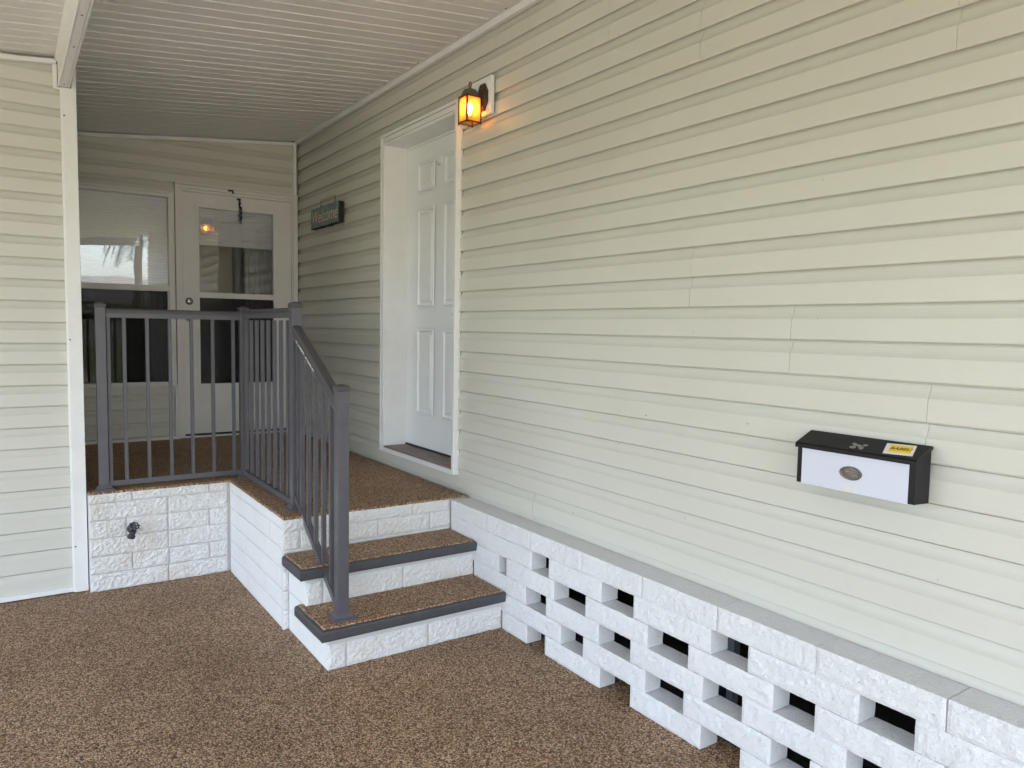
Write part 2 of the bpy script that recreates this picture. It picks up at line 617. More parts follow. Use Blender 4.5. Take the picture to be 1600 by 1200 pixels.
struct(box('ground', -300, 300, -300, 300, -0.30, -0.030, 'lawn'))
struct(box('driveway', -9.0, 2.0, -40, 12, -0.20, -0.004, 'concrete'))
struct(box('floor', -2.9, 2.19, -2.7, 4.81, -0.10, 0.0, 'pebble'))

struct(box('soil', 2.195, 6.28, -1.7, 9.58, -0.12, -0.014, 'soil'))

# ------------------------------------------------------------------ mobile home (right wall)
home = thing('mobile_home', 'pale green siding house wall with recessed white front door and white eave trim', 'house', (2.3, 2.4, 0))
DY0, DY1, DZ0, DZ1 = 3.775, 4.81, 0.662, 2.805        # door trim outer edges
Y_END = -1.85
wall = boxes('wall', [
    (XW + 0.026, XW + 0.10, Y_END, DY0 + 0.02, 0.50, 3.24),
    (XW + 0.026, XW + 0.10, DY1 - 0.02, YB + 0.4, 0.50, 3.24),
    (XW + 0.026, XW + 0.10, DY0 + 0.02, DY1 - 0.02, 0.50, DZ0 + 0.02),
    (XW + 0.026, XW + 0.10, DY0 + 0.02, DY1 - 0.02, DZ1 - 0.02, 3.24)], 'sheath', home)
Z0R = 1.613
seams = {0: 2.013, -2: 1.559, -4: 1.098, 6: 1.076, 8: 2.003, 10: 2.52, 12: 3.43, -10: 3.013, 2: -0.9, 4: 5.6, -6: -0.4, -8: 5.9}
for k in range(-10, 14):
    z = Z0R + k * S
    zt = z + S
    pair = k if k % 2 == 0 else k - 1
    cuts = [Y_END, YB]
    segs = []
    ovl = zt > DZ0 and z < DZ1
    full_inside = z >= DZ0 and zt <= DZ1
    parts = []
    if ovl:
        parts.append((Y_END, DY0 + 0.004, None, None))
        parts.append((DY1 - 0.004, YB - 0.001, None, None))
        if z < DZ0:
            parts.append((DY0 + 0.004, DY1 - 0.004, None, DZ0 + 0.004))
        if zt > DZ1:
            parts.append((DY0 + 0.004, DY1 - 0.004, DZ1 - 0.004, None))
    else:
        parts.append((Y_END, YB - 0.001, None, None))
    ys = seams.get(pair)
    for a, b, zmin, zmax in parts:
        if ys is not None and a + 0.05 < ys < b - 0.05:
            plank('y', XW, -1, ys + 0.0005, b, z, 'siding_y', wall, zmin, zmax, lift=0.0012)
            plank('y', XW, -1, a, ys - 0.0005, z, 'siding_y', wall, zmin, zmax)
        else:
            plank('y', XW, -1, a, b, z, 'siding_y', wall, zmin, zmax)
# eave trim along the top of the wall
ev = extrude('eave_trim', [(XW - 0.014, 3.098), (XW - 0.020, 3.098), (XW - 0.026, 3.128), (XW - 0.050, 3.132), (XW - 0.052, 3.124), (XW - 0.058, 3.124),
                           (XW - 0.060, 3.134), (XW - 0.085, 3.136), (XW - 0.085, 3.165), (XW + 0.01, 3.165), (XW + 0.01, 3.10)], 'y', Y_END - 0.2, YB, 'trim', home)
for i in range(17):
    y = -1.6 + i * 0.487
    lathe('screw', [(0.004, 0), (0.0055, 0.001), (0.004, 0.003), (0.001, 0.004)], (XW - 0.040, y, 3.131), (-0.1, 0, -1), 'screw', ev, 8)
# unseen house body behind the wall, added to block the sun
boxes('house_sun_block', [(XW + 0.10, 6.4, Y_END, Y_END + 0.12, 0.40, 3.24), (XW + 0.02, 6.4, 9.6, 9.72, 0.0, 3.24), (6.3, 6.4, Y_END, 9.7, 0.0, 3.24),
                     (XW + 0.02, 6.4, Y_END, 9.7, 0.42, 0.498), (XW + 0.026, XW + 0.10, YB + 0.4, 9.7, 0.0, 3.24)], 'sheath', home)
extrude('roof', [(1.9, 3.30), (1.9, 3.36), (4.3, 3.86), (6.7, 3.36), (6.7, 3.26), (4.3, 3.74), (XW + 0.1, 3.24), (XW, 3.20)], 'y', Y_END - 0.35, 9.9, 'asphalt_roof', home)  # unseen house roof, added to keep the sun out
box('pier', 2.40, 2.44, 1.916, 1.948, -0.02, 0.42, 'steel', home, 0.003)

# front door, recessed
fdoor = box('front_door', 2.325, 2.365, 3.80, 4.745, 0.712, 2.72, 'door_white', home)
def raised_panel(y0, y1, z0, z1, parent):
    xf = 2.325
    rings = []
    prof = [(0.0, 0.0005), (0.008, -0.006), (0.016, -0.006), (0.022, 0.0055), (0.030, 0.0060), (0.048, -0.0035), (0.052, -0.0035)]
    vs = []
    for ins, out in prof:
        vs += [(xf - 0.0002 + out, y0 + ins, z0 + ins), (xf + out, y1 - ins, z0 + ins), (xf + out, y1 - ins, z1 - ins), (xf + out, y0 + ins, z1 - ins)]
    fs = []
    for r in range(len(prof) - 1):
        for k in range(4):
            fs.append((r * 4 + k, r * 4 + (k + 1) % 4, r * 4 + 4 + (k + 1) % 4, r * 4 + 4 + k))
    b = (len(prof) - 1) * 4
    fs.append((b, b + 1, b + 2, b + 3))
    # shallow proud moulding: shift outwards so every ring clears the slab face
    vs = [(x - 0.0075, y, z) for x, y, z in vs]
    return mesh_obj('door_panel', vs, fs, 'door_white', parent)
for z0, z1 in ((2.415, 2.605), (1.655, 2.305), (0.935, 1.510)):
    raised_panel(4.335, 4.575, z0, z1, fdoor)
    raised_panel(3.975, 4.215, z0, z1, fdoor)
lathe('peephole', [(0.007, 0), (0.006, 0.003), (0.002, 0.004)], (2.3245, 4.098, 1.604), (-1, 0, 0), 'black_metal', fdoor, 12)
box('door_sweep', 2.318, 2.368, 3.80, 4.745, 0.700, 0.7115, 'dark', fdoor)
# frame: jambs, head, threshold, surrounding channel
frame = boxes('door_frame', [
    (2.160, 2.322, 4.752, 4.800, 0.690, 2.790), (2.322, 2.40, 4.748, 4.800, 0.690, 2.790),
    (2.160, 2.322, 3.790, 3.815, 0.690, 2.790), (2.322, 2.40, 3.790, 3.797, 0.690, 2.790),
    (2.160, 2.322, 3.8155, 4.7515, 2.735, 2.788), (2.322, 2.40, 3.798, 4.7475, 2.7225, 2.790)], 'trim', home, 0.002)
boxes('door_channel', [(2.150, 2.19, 4.801, DY1 + 0.004, 0.664, DZ1), (2.150, 2.19, DY0 - 0.004, 3.789, 0.664, DZ1),
                       (2.150, 2.19, DY0, DY1, 2.7905, DZ1 + 0.004), (2.152, 2.19, DY0, DY1, 0.660, 0.688)], 'trim', home, 0.0025)
boxes('drip_cap', [(2.146, 2.163, 3.816, 4.751, 2.752, 2.760), (2.153, 2.1595, 3.8155, 4.7515, 2.7365, 2.7505), (2.148, 2.1595, 4.753, 4.762, 0.69, 2.735)], 'trim', home, 0.001)
box('threshold', 2.156, 2.335, 3.816, 4.751, 0.6885, 0.699, 'wood_sill', home, 0.002)
boxes('sill_edge', [(2.322, 2.336, 3.816, 4.751, 0.6995, 0.7085)], 'dark', home)

# ------------------------------------------------------------------ room addition: left wall, back wall, window, storm door
room = thing('room_addition', 'pale green siding room with corner post, tall window and glazed white storm door', 'room', (0.36, 5.6, 0))
lw = boxes('left_wall', [(-3.5, 0.30, YL + 0.026, YL + 0.10, 0.0, 2.90), (0.26, 0.352, YL + 0.10, YB + 0.1, 0.0, 2.93)], 'sheath', room)
for i in range(-2, 25):
    z = 2.770 - i * S
    zmax = None
    if i <= -1:
        zmax = 2.90
    plank('x', YL, -1, -3.5, 0.292 if i >= 0 else 0.262, z, 'siding_x', lw, zmin=0.022 if z < 0.022 else None, zmax=zmax)
boxes('corner_post', [(0.290, 0.357, YL - 0.030, YL + 0.12, 0.004, 2.767), (0.334, 0.3575, YL - 0.028, YL + 0.12, 2.767, 2.92), (0.283, 0.2905, YL - 0.022, YL + 0.01, 0.004, 2.766)], 'trim', room, 0.002)
for z in (0.265, 1.42, 2.62):
    lathe('screw', [(0.0045, 0), (0.004, 0.002), (0.001, 0.003)], (0.298, YL - 0.0302, z), (0, -1, 0), 'screw', room, 8)
box('base_trim', -3.5, 0.2825, YL - 0.018, YL + 0.005, 0.006, 0.032, 'trim', room, 0.002)
extrude('top_trim', [(YL - 0.020, -0.040), (YL - 0.020, -0.018), (YL + 0.01, -0.018), (YL + 0.01, -0.040)], 'x', -3.5, 0.268, 'trim', room,
        shear=lambda v: ceil_z(v[0]))
boxes('side_trim', [(0.252, 0.272, YL - 0.0205, YL + 0.01, 2.756, 2.885), (0.2725, 0.333, YL - 0.0205, YL + 0.005, 2.756, 2.7665)], 'trim', room, 0.0015)

WX0, WX1, WZ0, WZ1 = 0.42, 1.168, 1.002, 2.575       # window outer
SX0, SX1, SZ1 = 1.170, 2.176, 2.660                   # storm door casing
bw = boxes('back_wall', [
    (0.352, 2.20, YB + 0.026, YB + 0.10, SZ1 - 0.02, 3.10), (0.352, SX0 + 0.02, YB + 0.026, YB + 0.10, WZ1 - 0.02, SZ1 - 0.02),
    (0.352, SX0 + 0.02, YB + 0.026, YB + 0.10, 0.5, WZ0 + 0.02), (0.352, WX0 + 0.02, YB + 0.026, YB + 0.10, WZ0 + 0.02, WZ1 - 0.02)], 'sheath', room)
Z0B = 0.937
for k in range(-4, 20):
    z = Z0B + k * S
    if z + S < WZ0 + 0.03 or z < WZ0 - 0.01:
        plank('x', YB, -1, 0.358, SX0 - 0.02, z, 'siding_x', bw, zmin=0.588 if z < 0.588 else None, zmax=WZ0 if z + S > WZ0 else None)
    elif z + S > WZ1:
        if z < SZ1:
            plank('x', YB, -1, 0.358, SX0, z, 'siding_x', bw, zmin=WZ1 if z < WZ1 else None)
            if z + S > SZ1:
                plank('x', YB, -1, SX0, XW - 0.014, z, 'siding_x', bw, zmin=SZ1)
        elif z < 3.08:
            plank('x', YB, -1, 0.358, XW - 0.014, z, 'siding_x', bw)
box('corner_trim', XW - 0.040, XW - 0.0155, YB - 0.022, YB + 0.01, SZ1 + 0.0005, 3.09, 'trim', room, 0.0015)
box('base_trim', 0.358, SX0 - 0.0185, YB - 0.018, YB + 0.01, 0.566, 0.590, 'trim', room, 0.0015)
box('corner_trim', SX0 - 0.018, SX0 - 0.0005, YB - 0.020, YB + 0.01, 0.566, WZ0 - 0.001, 'trim', room, 0.0015)
extrude('top_trim', [(YB - 0.024, -0.034), (YB - 0.024, -0.010), (YB + 0.01, -0.010), (YB + 0.01, -0.034)], 'x', 0.358, 0.988, 'trim', room, shear=lambda v: ceil_z(v[0]))
extrude('top_trim', [(YB - 0.024, -0.034), (YB - 0.024, -0.010), (YB + 0.01, -0.010), (YB + 0.01, -0.034)], 'x', 0.990, 2.166, 'trim', room, shear=lambda v: ceil_z(v[0]))

win = boxes('window', [(WX0 - 0.03, WX1, YB - 0.020, YB + 0.005, WZ1 - 0.018, WZ1), (WX0 - 0.03, WX1 - 0.002, YB - 0.012, YB + 0.05, WZ1 - 0.045, WZ1 - 0.0185),
                       (WX0 - 0.03, WX0 + 0.02, YB - 0.012, YB + 0.05, WZ0 + 0.04, WZ1 - 0.0455), (WX1 - 0.048, WX1 - 0.002, YB - 0.012, YB + 0.05, WZ0 + 0.04, WZ1 - 0.0455),
                       (WX0 - 0.03, WX1, YB - 0.024, YB + 0.05, WZ0, WZ0 + 0.020), (WX0 - 0.03, WX1 - 0.002, YB - 0.016, YB + 0.05, WZ0 + 0.0205, WZ0 + 0.0395)], 'storm_door', room, 0.0025)
boxes('meeting_rail', [(WX0 + 0.02, WX1 - 0.048, YB - 0.004, YB + 0.04, 1.775, 1.822), (WX1 - 0.060, WX1 - 0.0485, YB - 0.002, YB + 0.03, WZ0 + 0.041, 1.774)], 'storm_door', win, 0.002)
box('upper_pane', WX0 + 0.02, WX1 - 0.0485, YB + 0.016, YB + 0.020, 1.822, WZ1 - 0.046, 'glass', win)
box('lower_pane', WX0 + 0.02, WX1 - 0.0605, YB + 0.030, YB + 0.034, WZ0 + 0.041, 1.7745, 'glass', win)
box('insect_screen', WX0 + 0.02, WX1 - 0.0605, YB + 0.010, YB + 0.0105, WZ0 + 0.041, 1.7745, 'screen', win)
def pleated(name, x0, x1, y, z0, z1, parent, pitch=0.022):
    n = max(2, int((z1 - z0) / pitch * 2))
    vs, fs = [], []
    for i in range(n + 1):
        z = z0 + (z1 - z0) * i / n
        o = 0.003 if i % 2 else 0.0
        vs += [(x0, y + o, z), (x1, y + o, z)]
    for i in range(n):
        fs.append((2 * i, 2 * i + 1, 2 * i + 3, 2 * i + 2))
    m = len(vs)
    vs += [(v[0], v[1] + 0.014, v[2]) for v in vs]
    for i in range(n):
        fs.append((m + 2 * i + 2, m + 2 * i + 3, m + 2 * i + 1, m + 2 * i))
    fs += [(0, 1, m + 1, m), (2 * n, 2 * n + 1, m + 2 * n + 1, m + 2 * n)]
    return mesh_obj(name, vs, fs, 'shade', parent)
pleated('pleated_shade', WX0 + 0.02, WX1 - 0.046, YB + 0.055, 1.80, WZ1 - 0.03, win)
# sheer curtains hanging low behind the lower sash
def curtain(x0, x1, y, z0, z1, parent, mat='curtain'):
    vs, fs = [], []
    n = 24
    for i in range(n + 1):
        x = x0 + (x1 - x0) * i / n
        o = 0.018 * math.sin(i * 1.7) + 0.008 * math.sin(i * 0.6)
        vs += [(x, y + o, z0), (x, y + o, z1), (x, y + o + 0.004, z0), (x, y + o + 0.004, z1)]
    for i in range(n):
        a, b = 4 * i, 4 * i + 4
        fs += [(a, b, b + 1, a + 1), (a + 2, a + 3, b + 3, b + 2), (a + 1, b + 1, b + 3, a + 3), (a, a + 2, b + 2, b)]
    return mesh_obj('curtain', vs, fs, mat, parent)
curtain(0.93, 1.12, YB + 0.12, 0.9, 1.80, win)

sdoor = thing  # placeholder replaced below
boxes('door_casing', [(SX0, SX1, YB - 0.026, YB + 0.005, SZ1 - 0.016, SZ1), (SX0, SX0 + 0.018, YB - 0.0255, YB + 0.005, 0.568, SZ1 - 0.0165),
                      (SX0 + 0.0185, SX0 + 0.040, YB - 0.014, YB + 0.06, 0.568, SZ1 - 0.0165), (SX0 + 0.0405, SX0 + 0.058, YB - 0.004, YB + 0.06, 0.568, SZ1 - 0.045),
                      (SX0 + 0.0405, SX1 - 0.040, YB - 0.014, YB + 0.06, SZ1 - 0.044, SZ1 - 0.0165), (SX0 + 0.0585, SX1 - 0.054, YB - 0.004, YB + 0.06, SZ1 - 0.066, SZ1 - 0.0445),
                      (SX1 - 0.0395, SX1, YB - 0.014, YB + 0.06, 0.568, SZ1 - 0.0165), (SX1 - 0.0535, SX1 - 0.040, YB - 0.004, YB + 0.06, 0.568, SZ1 - 0.045),
                      (SX0 + 0.0585, SX1 - 0.054, YB - 0.010, YB + 0.06, 0.5665, 0.582)], 'storm_door', room, 0.002)
A0, A1, B0, B1 = 1.230, 2.120, 0.600, 2.592
G0, G1, GZ0, GZM0, GZM1, GZ1 = 1.352, 1.964, 1.018, 1.735, 1.780, 2.474
sdoor = boxes('storm_door', [(A0, G0, YB + 0.004, YB + 0.036, B0, B1), (G1, A1, YB + 0.004, YB + 0.036, B0, B1), (G0, G1, YB + 0.004, YB + 0.036, GZ1, B1),
                             (G0, G1, YB + 0.004, YB + 0.036, B0, GZ0), (G0, G1, YB + 0.006, YB + 0.034, GZM0, GZM1)], 'storm_door', room)
def picture_frame(name, x0, x1, z0, z1, w, y0, y1, mat, parent):
    return boxes(name, [(x0 - w, x0, y0, y1, z0 - w, z1 + w), (x1, x1 + w, y0, y1, z0 - w, z1 + w), (x0, x1, y0, y1, z1, z1 + w), (x0, x1, y0, y1, z0 - w, z0)], mat, parent)
picture_frame('glazing_bead', G0 + 0.001, G1 - 0.001, GZ0, GZ1, 0.013, YB - 0.004, YB + 0.0035, 'storm_door', sdoor)
picture_frame('glazing_bead', G0 - 0.026, G1 + 0.026, GZ0 - 0.03, GZ1 + 0.03, 0.006, YB + 0.0005, YB + 0.0038, 'storm_door', sdoor)
box('upper_pane', G0, G1, YB + 0.014, YB + 0.018, GZM1, GZ1, 'glass', sdoor)
box('lower_pane', G0, G1, YB + 0.020, YB + 0.024, GZ0, GZM0, 'glass', sdoor)
box('insect_screen', G0, G1, YB + 0.009, YB + 0.0095, GZ0, GZM0, 'screen', sdoor)
pleated('pleated_shade', G0 - 0.02, G1 + 0.02, YB + 0.080, 2.205, GZ1 + 0.05, sdoor)
box('shade_bar', G0 - 0.02, G1 + 0.02, YB + 0.076, YB + 0.100, 2.178, 2.2045, 'storm_door', sdoor, 0.002)
picture_frame('kick_panel', A0 + 0.055, A1 - 0.06, 0.70, 0.95, 0.008, YB + 0.0005, YB + 0.0038, 'storm_door', sdoor)
box('door_sweep', A0, A1, YB + 0.004, YB + 0.036, 0.583, 0.5995, 'dark', sdoor)
lathe('lock_rose', [(0.030, 0), (0.030, 0.004), (0.026, 0.008), (0.022, 0.008)], (1.273, YB + 0.004, 1.703), (0, -1, 0), 'bronze', sdoor, 20)
lathe('lock_cylinder', [(0.021, 0), (0.021, 0.012), (0.018, 0.015)], (1.273, YB - 0.003, 1.703), (0, -1, 0), 'chrome', sdoor, 20)
lathe('keyhole', [(0.006, 0), (0.004, 0.001)], (1.2735, YB - 0.018, 1.707), (0, -1, 0), 'dark', sdoor, 10)
lathe('handle_rose', [(0.030, 0), (0.028, 0.006), (0.016, 0.010), (0.012, 0.03)], (1.268, YB + 0.004, 1.565), (0, -1, 0), 'chrome', sdoor, 20)
tube('lever', [(1.268, YB - 0.030, 1.565), (1.29, YB - 0.040, 1.563), (1.33, YB - 0.042, 1.566), (1.375, YB - 0.038, 1.572)], [0.009, 0.009, 0.007, 0.006], 'chrome', sdoor)
boxes('hinge', [(A0 - 0.004, A0 + 0.012, YB - 0.004, YB + 0.003, z, z + 0.07) for z in (0.8, 1.35, 2.3)], 'storm_door', sdoor, 0.002)
# wind chain with its two brackets, and two small stickers
boxes('chain_bracket', [(1.585, 1.625, YB - 0.030, YB - 0.0145, 2.628, 2.640), (1.616, 1.628, YB - 0.034, YB - 0.0145, 2.612, 2.6275)], 'black_metal', sdoor, 0.001)
boxes('chain_bracket', [(1.660, 1.690, YB - 0.012, YB + 0.0035, 2.566, 2.580), (1.672, 1.682, YB - 0.014, YB - 0.0125, 2.50, 2.566)], 'black_metal', sdoor, 0.001)
bm = bmesh.new()
random.seed(3)
pts = []
z = 2.552
for i in range(15):
    x = 1.680 + 0.006 * math.sin(i * 1.9)
    a = i * 1.3
    ring = [(x + 0.0065 * math.cos(t) * math.cos(a), YB - 0.020 + 0.0065 * math.cos(t) * math.sin(a), z + 0.010 * math.sin(t)) for t in [k * math.pi / 4 for k in range(9)]]
    bm_tube(bm, ring, 0.0026, 5, False)
    z -= 0.0125
bm_obj('wind_chain', bm, 'black_metal', sdoor, (0, 0, 0), True)
bm = bmesh.new()
for i in range(9):
    x = 1.690 + 0.004 * math.sin(i * 2.3)
    zz = 2.50 - i * 0.0125
    a = i * 1.1 + 0.5
    ring = [(x + 0.0065 * math.cos(t) * math.cos(a), YB - 0.022 + 0.0065 * math.cos(t) * math.sin(a), zz + 0.010 * math.sin(t)) for t in [k * math.pi / 4 for k in range(9)]]
    bm_tube(bm, ring, 0.0026, 5, False)
bm_obj('wind_chain', bm, 'black_metal', sdoor, (0, 0, 0), True)
box('sticker', 1.408, 1.480, YB + 0.0028, YB + 0.0036, 2.530, 2.548, 'paper', sdoor)
mesh_obj('sticker', [(1.408, YB + 0.003, 2.520), (1.480, YB + 0.003, 2.520), (1.476, YB + 0.003, 2.502), (1.445, YB + 0.003, 2.506), (1.425, YB + 0.003, 2.512),
                     (1.408, YB + 0.0037, 2.520), (1.480, YB + 0.0037, 2.520), (1.476, YB + 0.0037, 2.502), (1.445, YB + 0.0037, 2.506), (1.425, YB + 0.0037, 2.512)],
         [(0, 1, 2, 3, 4), (9, 8, 7, 6, 5), (0, 5, 6, 1), (1, 6, 7, 2), (2, 7, 8, 3), (3, 8, 9, 4), (4, 9, 5, 0)], 'paper', sdoor)
# room behind the glass
boxes('interior', [(0.30, 2.20, 9.5, 9.58, 0.5, 3.0), (0.27, 0.35, YB + 0.1, 9.58, 0.5, 3.0), (0.27, 2.20, YB + 0.101, 9.58, 3.0, 3.08)], 'interior', room)
box('interior_floor', 0.27, 2.20, YB + 0.10, 9.58, 0.48, 0.56, 'interior_floor', room)
boxes('inner_partition', [(1.46, 1.80, YB + 0.75, YB + 0.80, 0.56, 3.0)], 'interior', room)
curtain(1.80, 2.10, YB + 0.35, 0.7, 2.35, sdoor)

# ------------------------------------------------------------------ carport roof
roof = thing('carport_roof', 'white ribbed carport ceiling sloping above the porch with a boxed beam', 'roof', (-0.5, 2.0, 2.6))
XR0 = -2.75
Y_EDGE = -2.6
P0 = 3.70 - 0.3048 * 21
k = 0
y = P0
while y < YB:
    a, b = max(y, Y_EDGE), min(y + 0.3048, YB + 0.03)
    if b > Y_EDGE + 0.01:
        pr = []
        for f in range(3):
            ys = y + f * 0.1016
            for dy, dz in ((0.0, 0.0045), (0.005 if f else 0.006, -0.0012 if f else -0.0025), (0.009, 0.0), (0.055, 0.0004), (0.0960, 0.0), (0.1010, 0.0050)):
                pr.append((ys + dy, dz))
        pr = [q for q in pr if a - 1e-6 <= q[0] <= b + 1e-6]
        if len(pr) > 2:
            pts = pr + [(pr[-1][0], 0.030), (pr[0][0], 0.030)]
            xs = XW - 0.06
            extrude('ceiling_panel', pts, 'x', XR0, xs, 'ceiling', roof, shear=lambda v: ceil_z(v[0]))
    y += 0.3048
extrude('roof_deck', [(Y_EDGE - 0.02, 0.036), (Y_EDGE - 0.02, 0.085), (9.6, 0.085), (9.6, 0.036)], 'x', XR0 - 0.05, XW - 0.02, 'roof_top', roof, shear=lambda v: ceil_z(v[0]))
extrude('fascia', [(Y_EDGE - 0.06, -0.12), (Y_EDGE - 0.06, 0.11), (Y_EDGE - 0.022, 0.11), (Y_EDGE - 0.022, -0.12)], 'x', XR0 - 0.05, XW - 0.02, 'trim', roof, shear=lambda v: ceil_z(v[0]))
box('gutter', XR0 - 0.16, XR0 - 0.052, Y_EDGE - 0.06, 9.6, ceil_z(XR0) - 0.08, ceil_z(XR0) + 0.06, 'trim', roof, 0.006)
# boxed beam parallel to the house
beam = extrude('beam', [(0.274, 2.772), (0.277, 2.769), (0.281, 2.769), (0.281, 2.7735), (0.283, 2.7735), (0.283, 2.770), (0.314, 2.770), (0.314, 2.7745), (0.317, 2.7745), (0.317, 2.769), (0.325, 2.769), (0.328, 2.772), (0.328, 2.935), (0.262, 2.935), (0.262, 2.905), (0.274, 2.897)],
               'y', Y_EDGE, YL - 0.024, 'trim_beam', roof)
for y in (4.70, 4.05, 3.62, 3.1, 2.5, 1.9, 1.2):
    lathe('screw', [(0.0045, 0), (0.0045, 0.002), (0.001, 0.003)], (0.299, y, 2.770), (0, 0, -1), 'screw', beam, 8)
for y in (-2.4, 1.1, 4.55):
    box('support_post', -2.62, -2.54, y, y + 0.08, 0.001, ceil_z(-2.6) - 0.002, 'trim', roof, 0.004)
extrude('side_header', [(-2.63, ceil_z(-2.6) - 0.10), (-2.63, ceil_z(-2.6) - 0.002), (-2.53, ceil_z(-2.6) - 0.002), (-2.53, ceil_z(-2.6) - 0.10)], 'y', Y_EDGE, YL, 'trim', roof)

# ------------------------------------------------------------------ porch platform and steps
plat = thing('porch_platform', 'white painted brick porch with two steps and brown pebble treads', 'porch', (1.6, 4.6, 0))
PX, PF, PT = 1.115, 3.635, 0.562
YF = 4.705
seed = 1
# mortar cores (slightly recessed behind the brick faces)
boxes('mortar', [(0.362, 1.60, YF + 0.014, YB - 0.03, 0.002, 0.556), (PX + 0.006, 2.17, PF + 0.010, YF + 0.03, 0.002, 0.5555),
                 (1.146, 2.058, 3.10, PF + 0.02, 0.002, 0.147), (1.146, 2.058, 3.385, PF + 0.02, 0.150, 0.336)], 'mortar', plat)
rows = [(0.0, 0.098), (0.1005, 0.198), (0.2005, 0.301), (0.3035, 0.403), (0.4055, 0.502), (0.5045, 0.556)]
jx = [[0.767], [0.577, 0.771, 0.997], [0.767], [0.548, 0.767, 0.996], [0.768], [0.580, 0.998]]
for r, (z0, z1) in enumerate(rows):
    xs = [0.361] + jx[r] + [1.106]
    for a, b in zip(xs[:-1], xs[1:]):
        seed += 1
        rough_block('brick', (a + 0.0035, YF, z0 + 0.003), (1, 0, 0), (0, -1, 0), b - a - 0.007, z1 - z0 - 0.0015, 0.03, 0.0085, 'brick', plat, seed)
# smooth side face towards the driveway
jy = [[4.30, 3.90], [4.50, 3.965], [4.34, 3.76], [4.506, 3.977], [4.33, 3.882], [4.45, 4.02]]
for r, (z0, z1) in enumerate(rows):
    ys = [PF + 0.012] + jy[r][::-1] + [YF - 0.004]
    for a, b in zip(ys[:-1], ys[1:]):
        seed += 1
        rough_block('brick', (PX, b - 0.002, z0 + 0.0012), (0, -1, 0), (-1, 0, 0), b - a - 0.004, z1 - z0 - 0.0006, 0.03, 0.0016, 'brick_smooth', plat, seed, cell=0.02, edge=0.003, freq=14)
# front face above the steps
for z0, z1, jj in ((0.386, 0.402, []), (0.405, 0.494, [1.200, 1.62, 1.93]), (0.4965, 0.556, [1.40, 1.826])):
    xs = [PX - 0.002] + jj + [2.062]
    for a, b in zip(xs[:-1], xs[1:]):
        seed += 1
        rough_block('brick', (a + 0.003, PF, z0), (1, 0, 0), (0, -1, 0), b - a - 0.006, z1 - z0, 0.03, 0.006, 'brick', plat, seed)
# the corner pier that shows beside the lower steps
for r in range(4):
    z0, z1 = rows[r]
    z1 = min(z1, 0.384)
    seed += 1
    rough_block('brick', (PX - 0.001, PF, z0 + 0.001), (1, 0, 0), (0, -1, 0), 0.030, z1 - z0, 0.03, 0.005, 'brick', plat, seed)
# step risers
for yf, z0, z1, jj in ((3.090, 0.002, 0.116, [1.228, 1.639]), (3.375, 0.198, 0.312, [1.223, 1.6415])):
    xs = [1.140] + jj + [2.062]
    for a, b in zip(xs[:-1], xs[1:]):
        seed += 1
        rough_block('brick', (a + 0.004, yf, z0), (1, 0, 0), (0, -1, 0), b - a - 0.008, z1 - z0, 0.02, 0.006, 'brick', plat, seed)
boxes('mortar_strip', [(1.139, 2.058, 3.083, 3.11, 0.1185, 0.1465), (1.139, 2.058, 3.368, 3.40, 0.3145, 0.3365)], 'mortar', plat, 0.004)
# step sides
for y0, y1, z0, z1 in ((3.096, 3.270, 0.002, 0.145), (3.273, PF - 0.002, 0.002, 0.098), (3.273, PF - 0.002, 0.1005, 0.195), (3.381, PF - 0.002, 0.1985, 0.300), (3.381, PF - 0.002, 0.302, 0.336)):
    seed += 1
    rough_block('brick', (1.140, y1, z0), (0, -1, 0), (-1, 0, 0), y1 - y0, z1 - z0, 0.02, 0.0012, 'brick_smooth', plat, seed, cell=0.04, edge=0.002, freq=10)


def pebble_slab(name, poly, z0, z1, parent, seedv, jitter=0.004, step=0.02):
    """slab with a slightly ragged edge"""
    pts = []
    n = len(poly)
    for i in range(n):
        a, b = Vector((*poly[i], 0)), Vector((*poly[(i + 1) % n], 0))
        m = max(1, int((b - a).length / step))
        nrm = Vector(((b - a).y, -(b - a).x, 0)).normalized()
        for k in range(m):
            p = a.lerp(b, k / m)
            if k:
                p = p + nrm * jitter * noise.noise(Vector((p.x * 30, p.y * 30, seedv)))
            pts.append((p.x, p.y))
    N_ = len(pts)
    vs = [(x, y, z0) for x, y in pts] + [(x, y, z1 - 0.006) for x, y in pts]
    cx = sum(p[0] for p in pts) / N_
    cy = sum(p[1] for p in pts) / N_
    top = []
    for i in range(N_):
        a, b = Vector(pts[i - 1]), Vector(pts[(i + 1) % N_])
        t = (b - a).normalized()
        top.append((pts[i][0] - t.y * 0.006, pts[i][1] + t.x * 0.006, z1))
    vs += top
    fs = [tuple(range(N_ - 1, -1, -1))]
    for i in range(N_):
        j = (i + 1) % N_
        fs += [(i, j, N_ + j, N_ + i), (N_ + i, N_ + j, 2 * N_ + j, 2 * N_ + i)]
    fs.append(tuple(range(2 * N_, 3 * N_)))
    return mesh_obj(name, vs, fs, 'pebble', parent)


pebble_slab('pebble_top', [(0.362, YF + 0.004), (PX + 0.004, YF + 0.004), (PX + 0.004, PF + 0.004), (2.166, PF + 0.004), (2.166, YB - 0.027), (0.362, YB - 0.027)], 0.5565, 0.568, plat, 1.0)
pebble_slab('pebble_tread', [(1.118, 3.076), (2.054, 3.072), (2.054, 3.382), (1.114, 3.425)], 0.148, 0.2015, plat, 2.0)
pebble_slab('pebble_tread', [(1.116, 3.360), (2.054, 3.355), (2.054, PF + 0.004), (1.116, PF - 0.010)], 0.337, 0.3915, plat, 3.0)


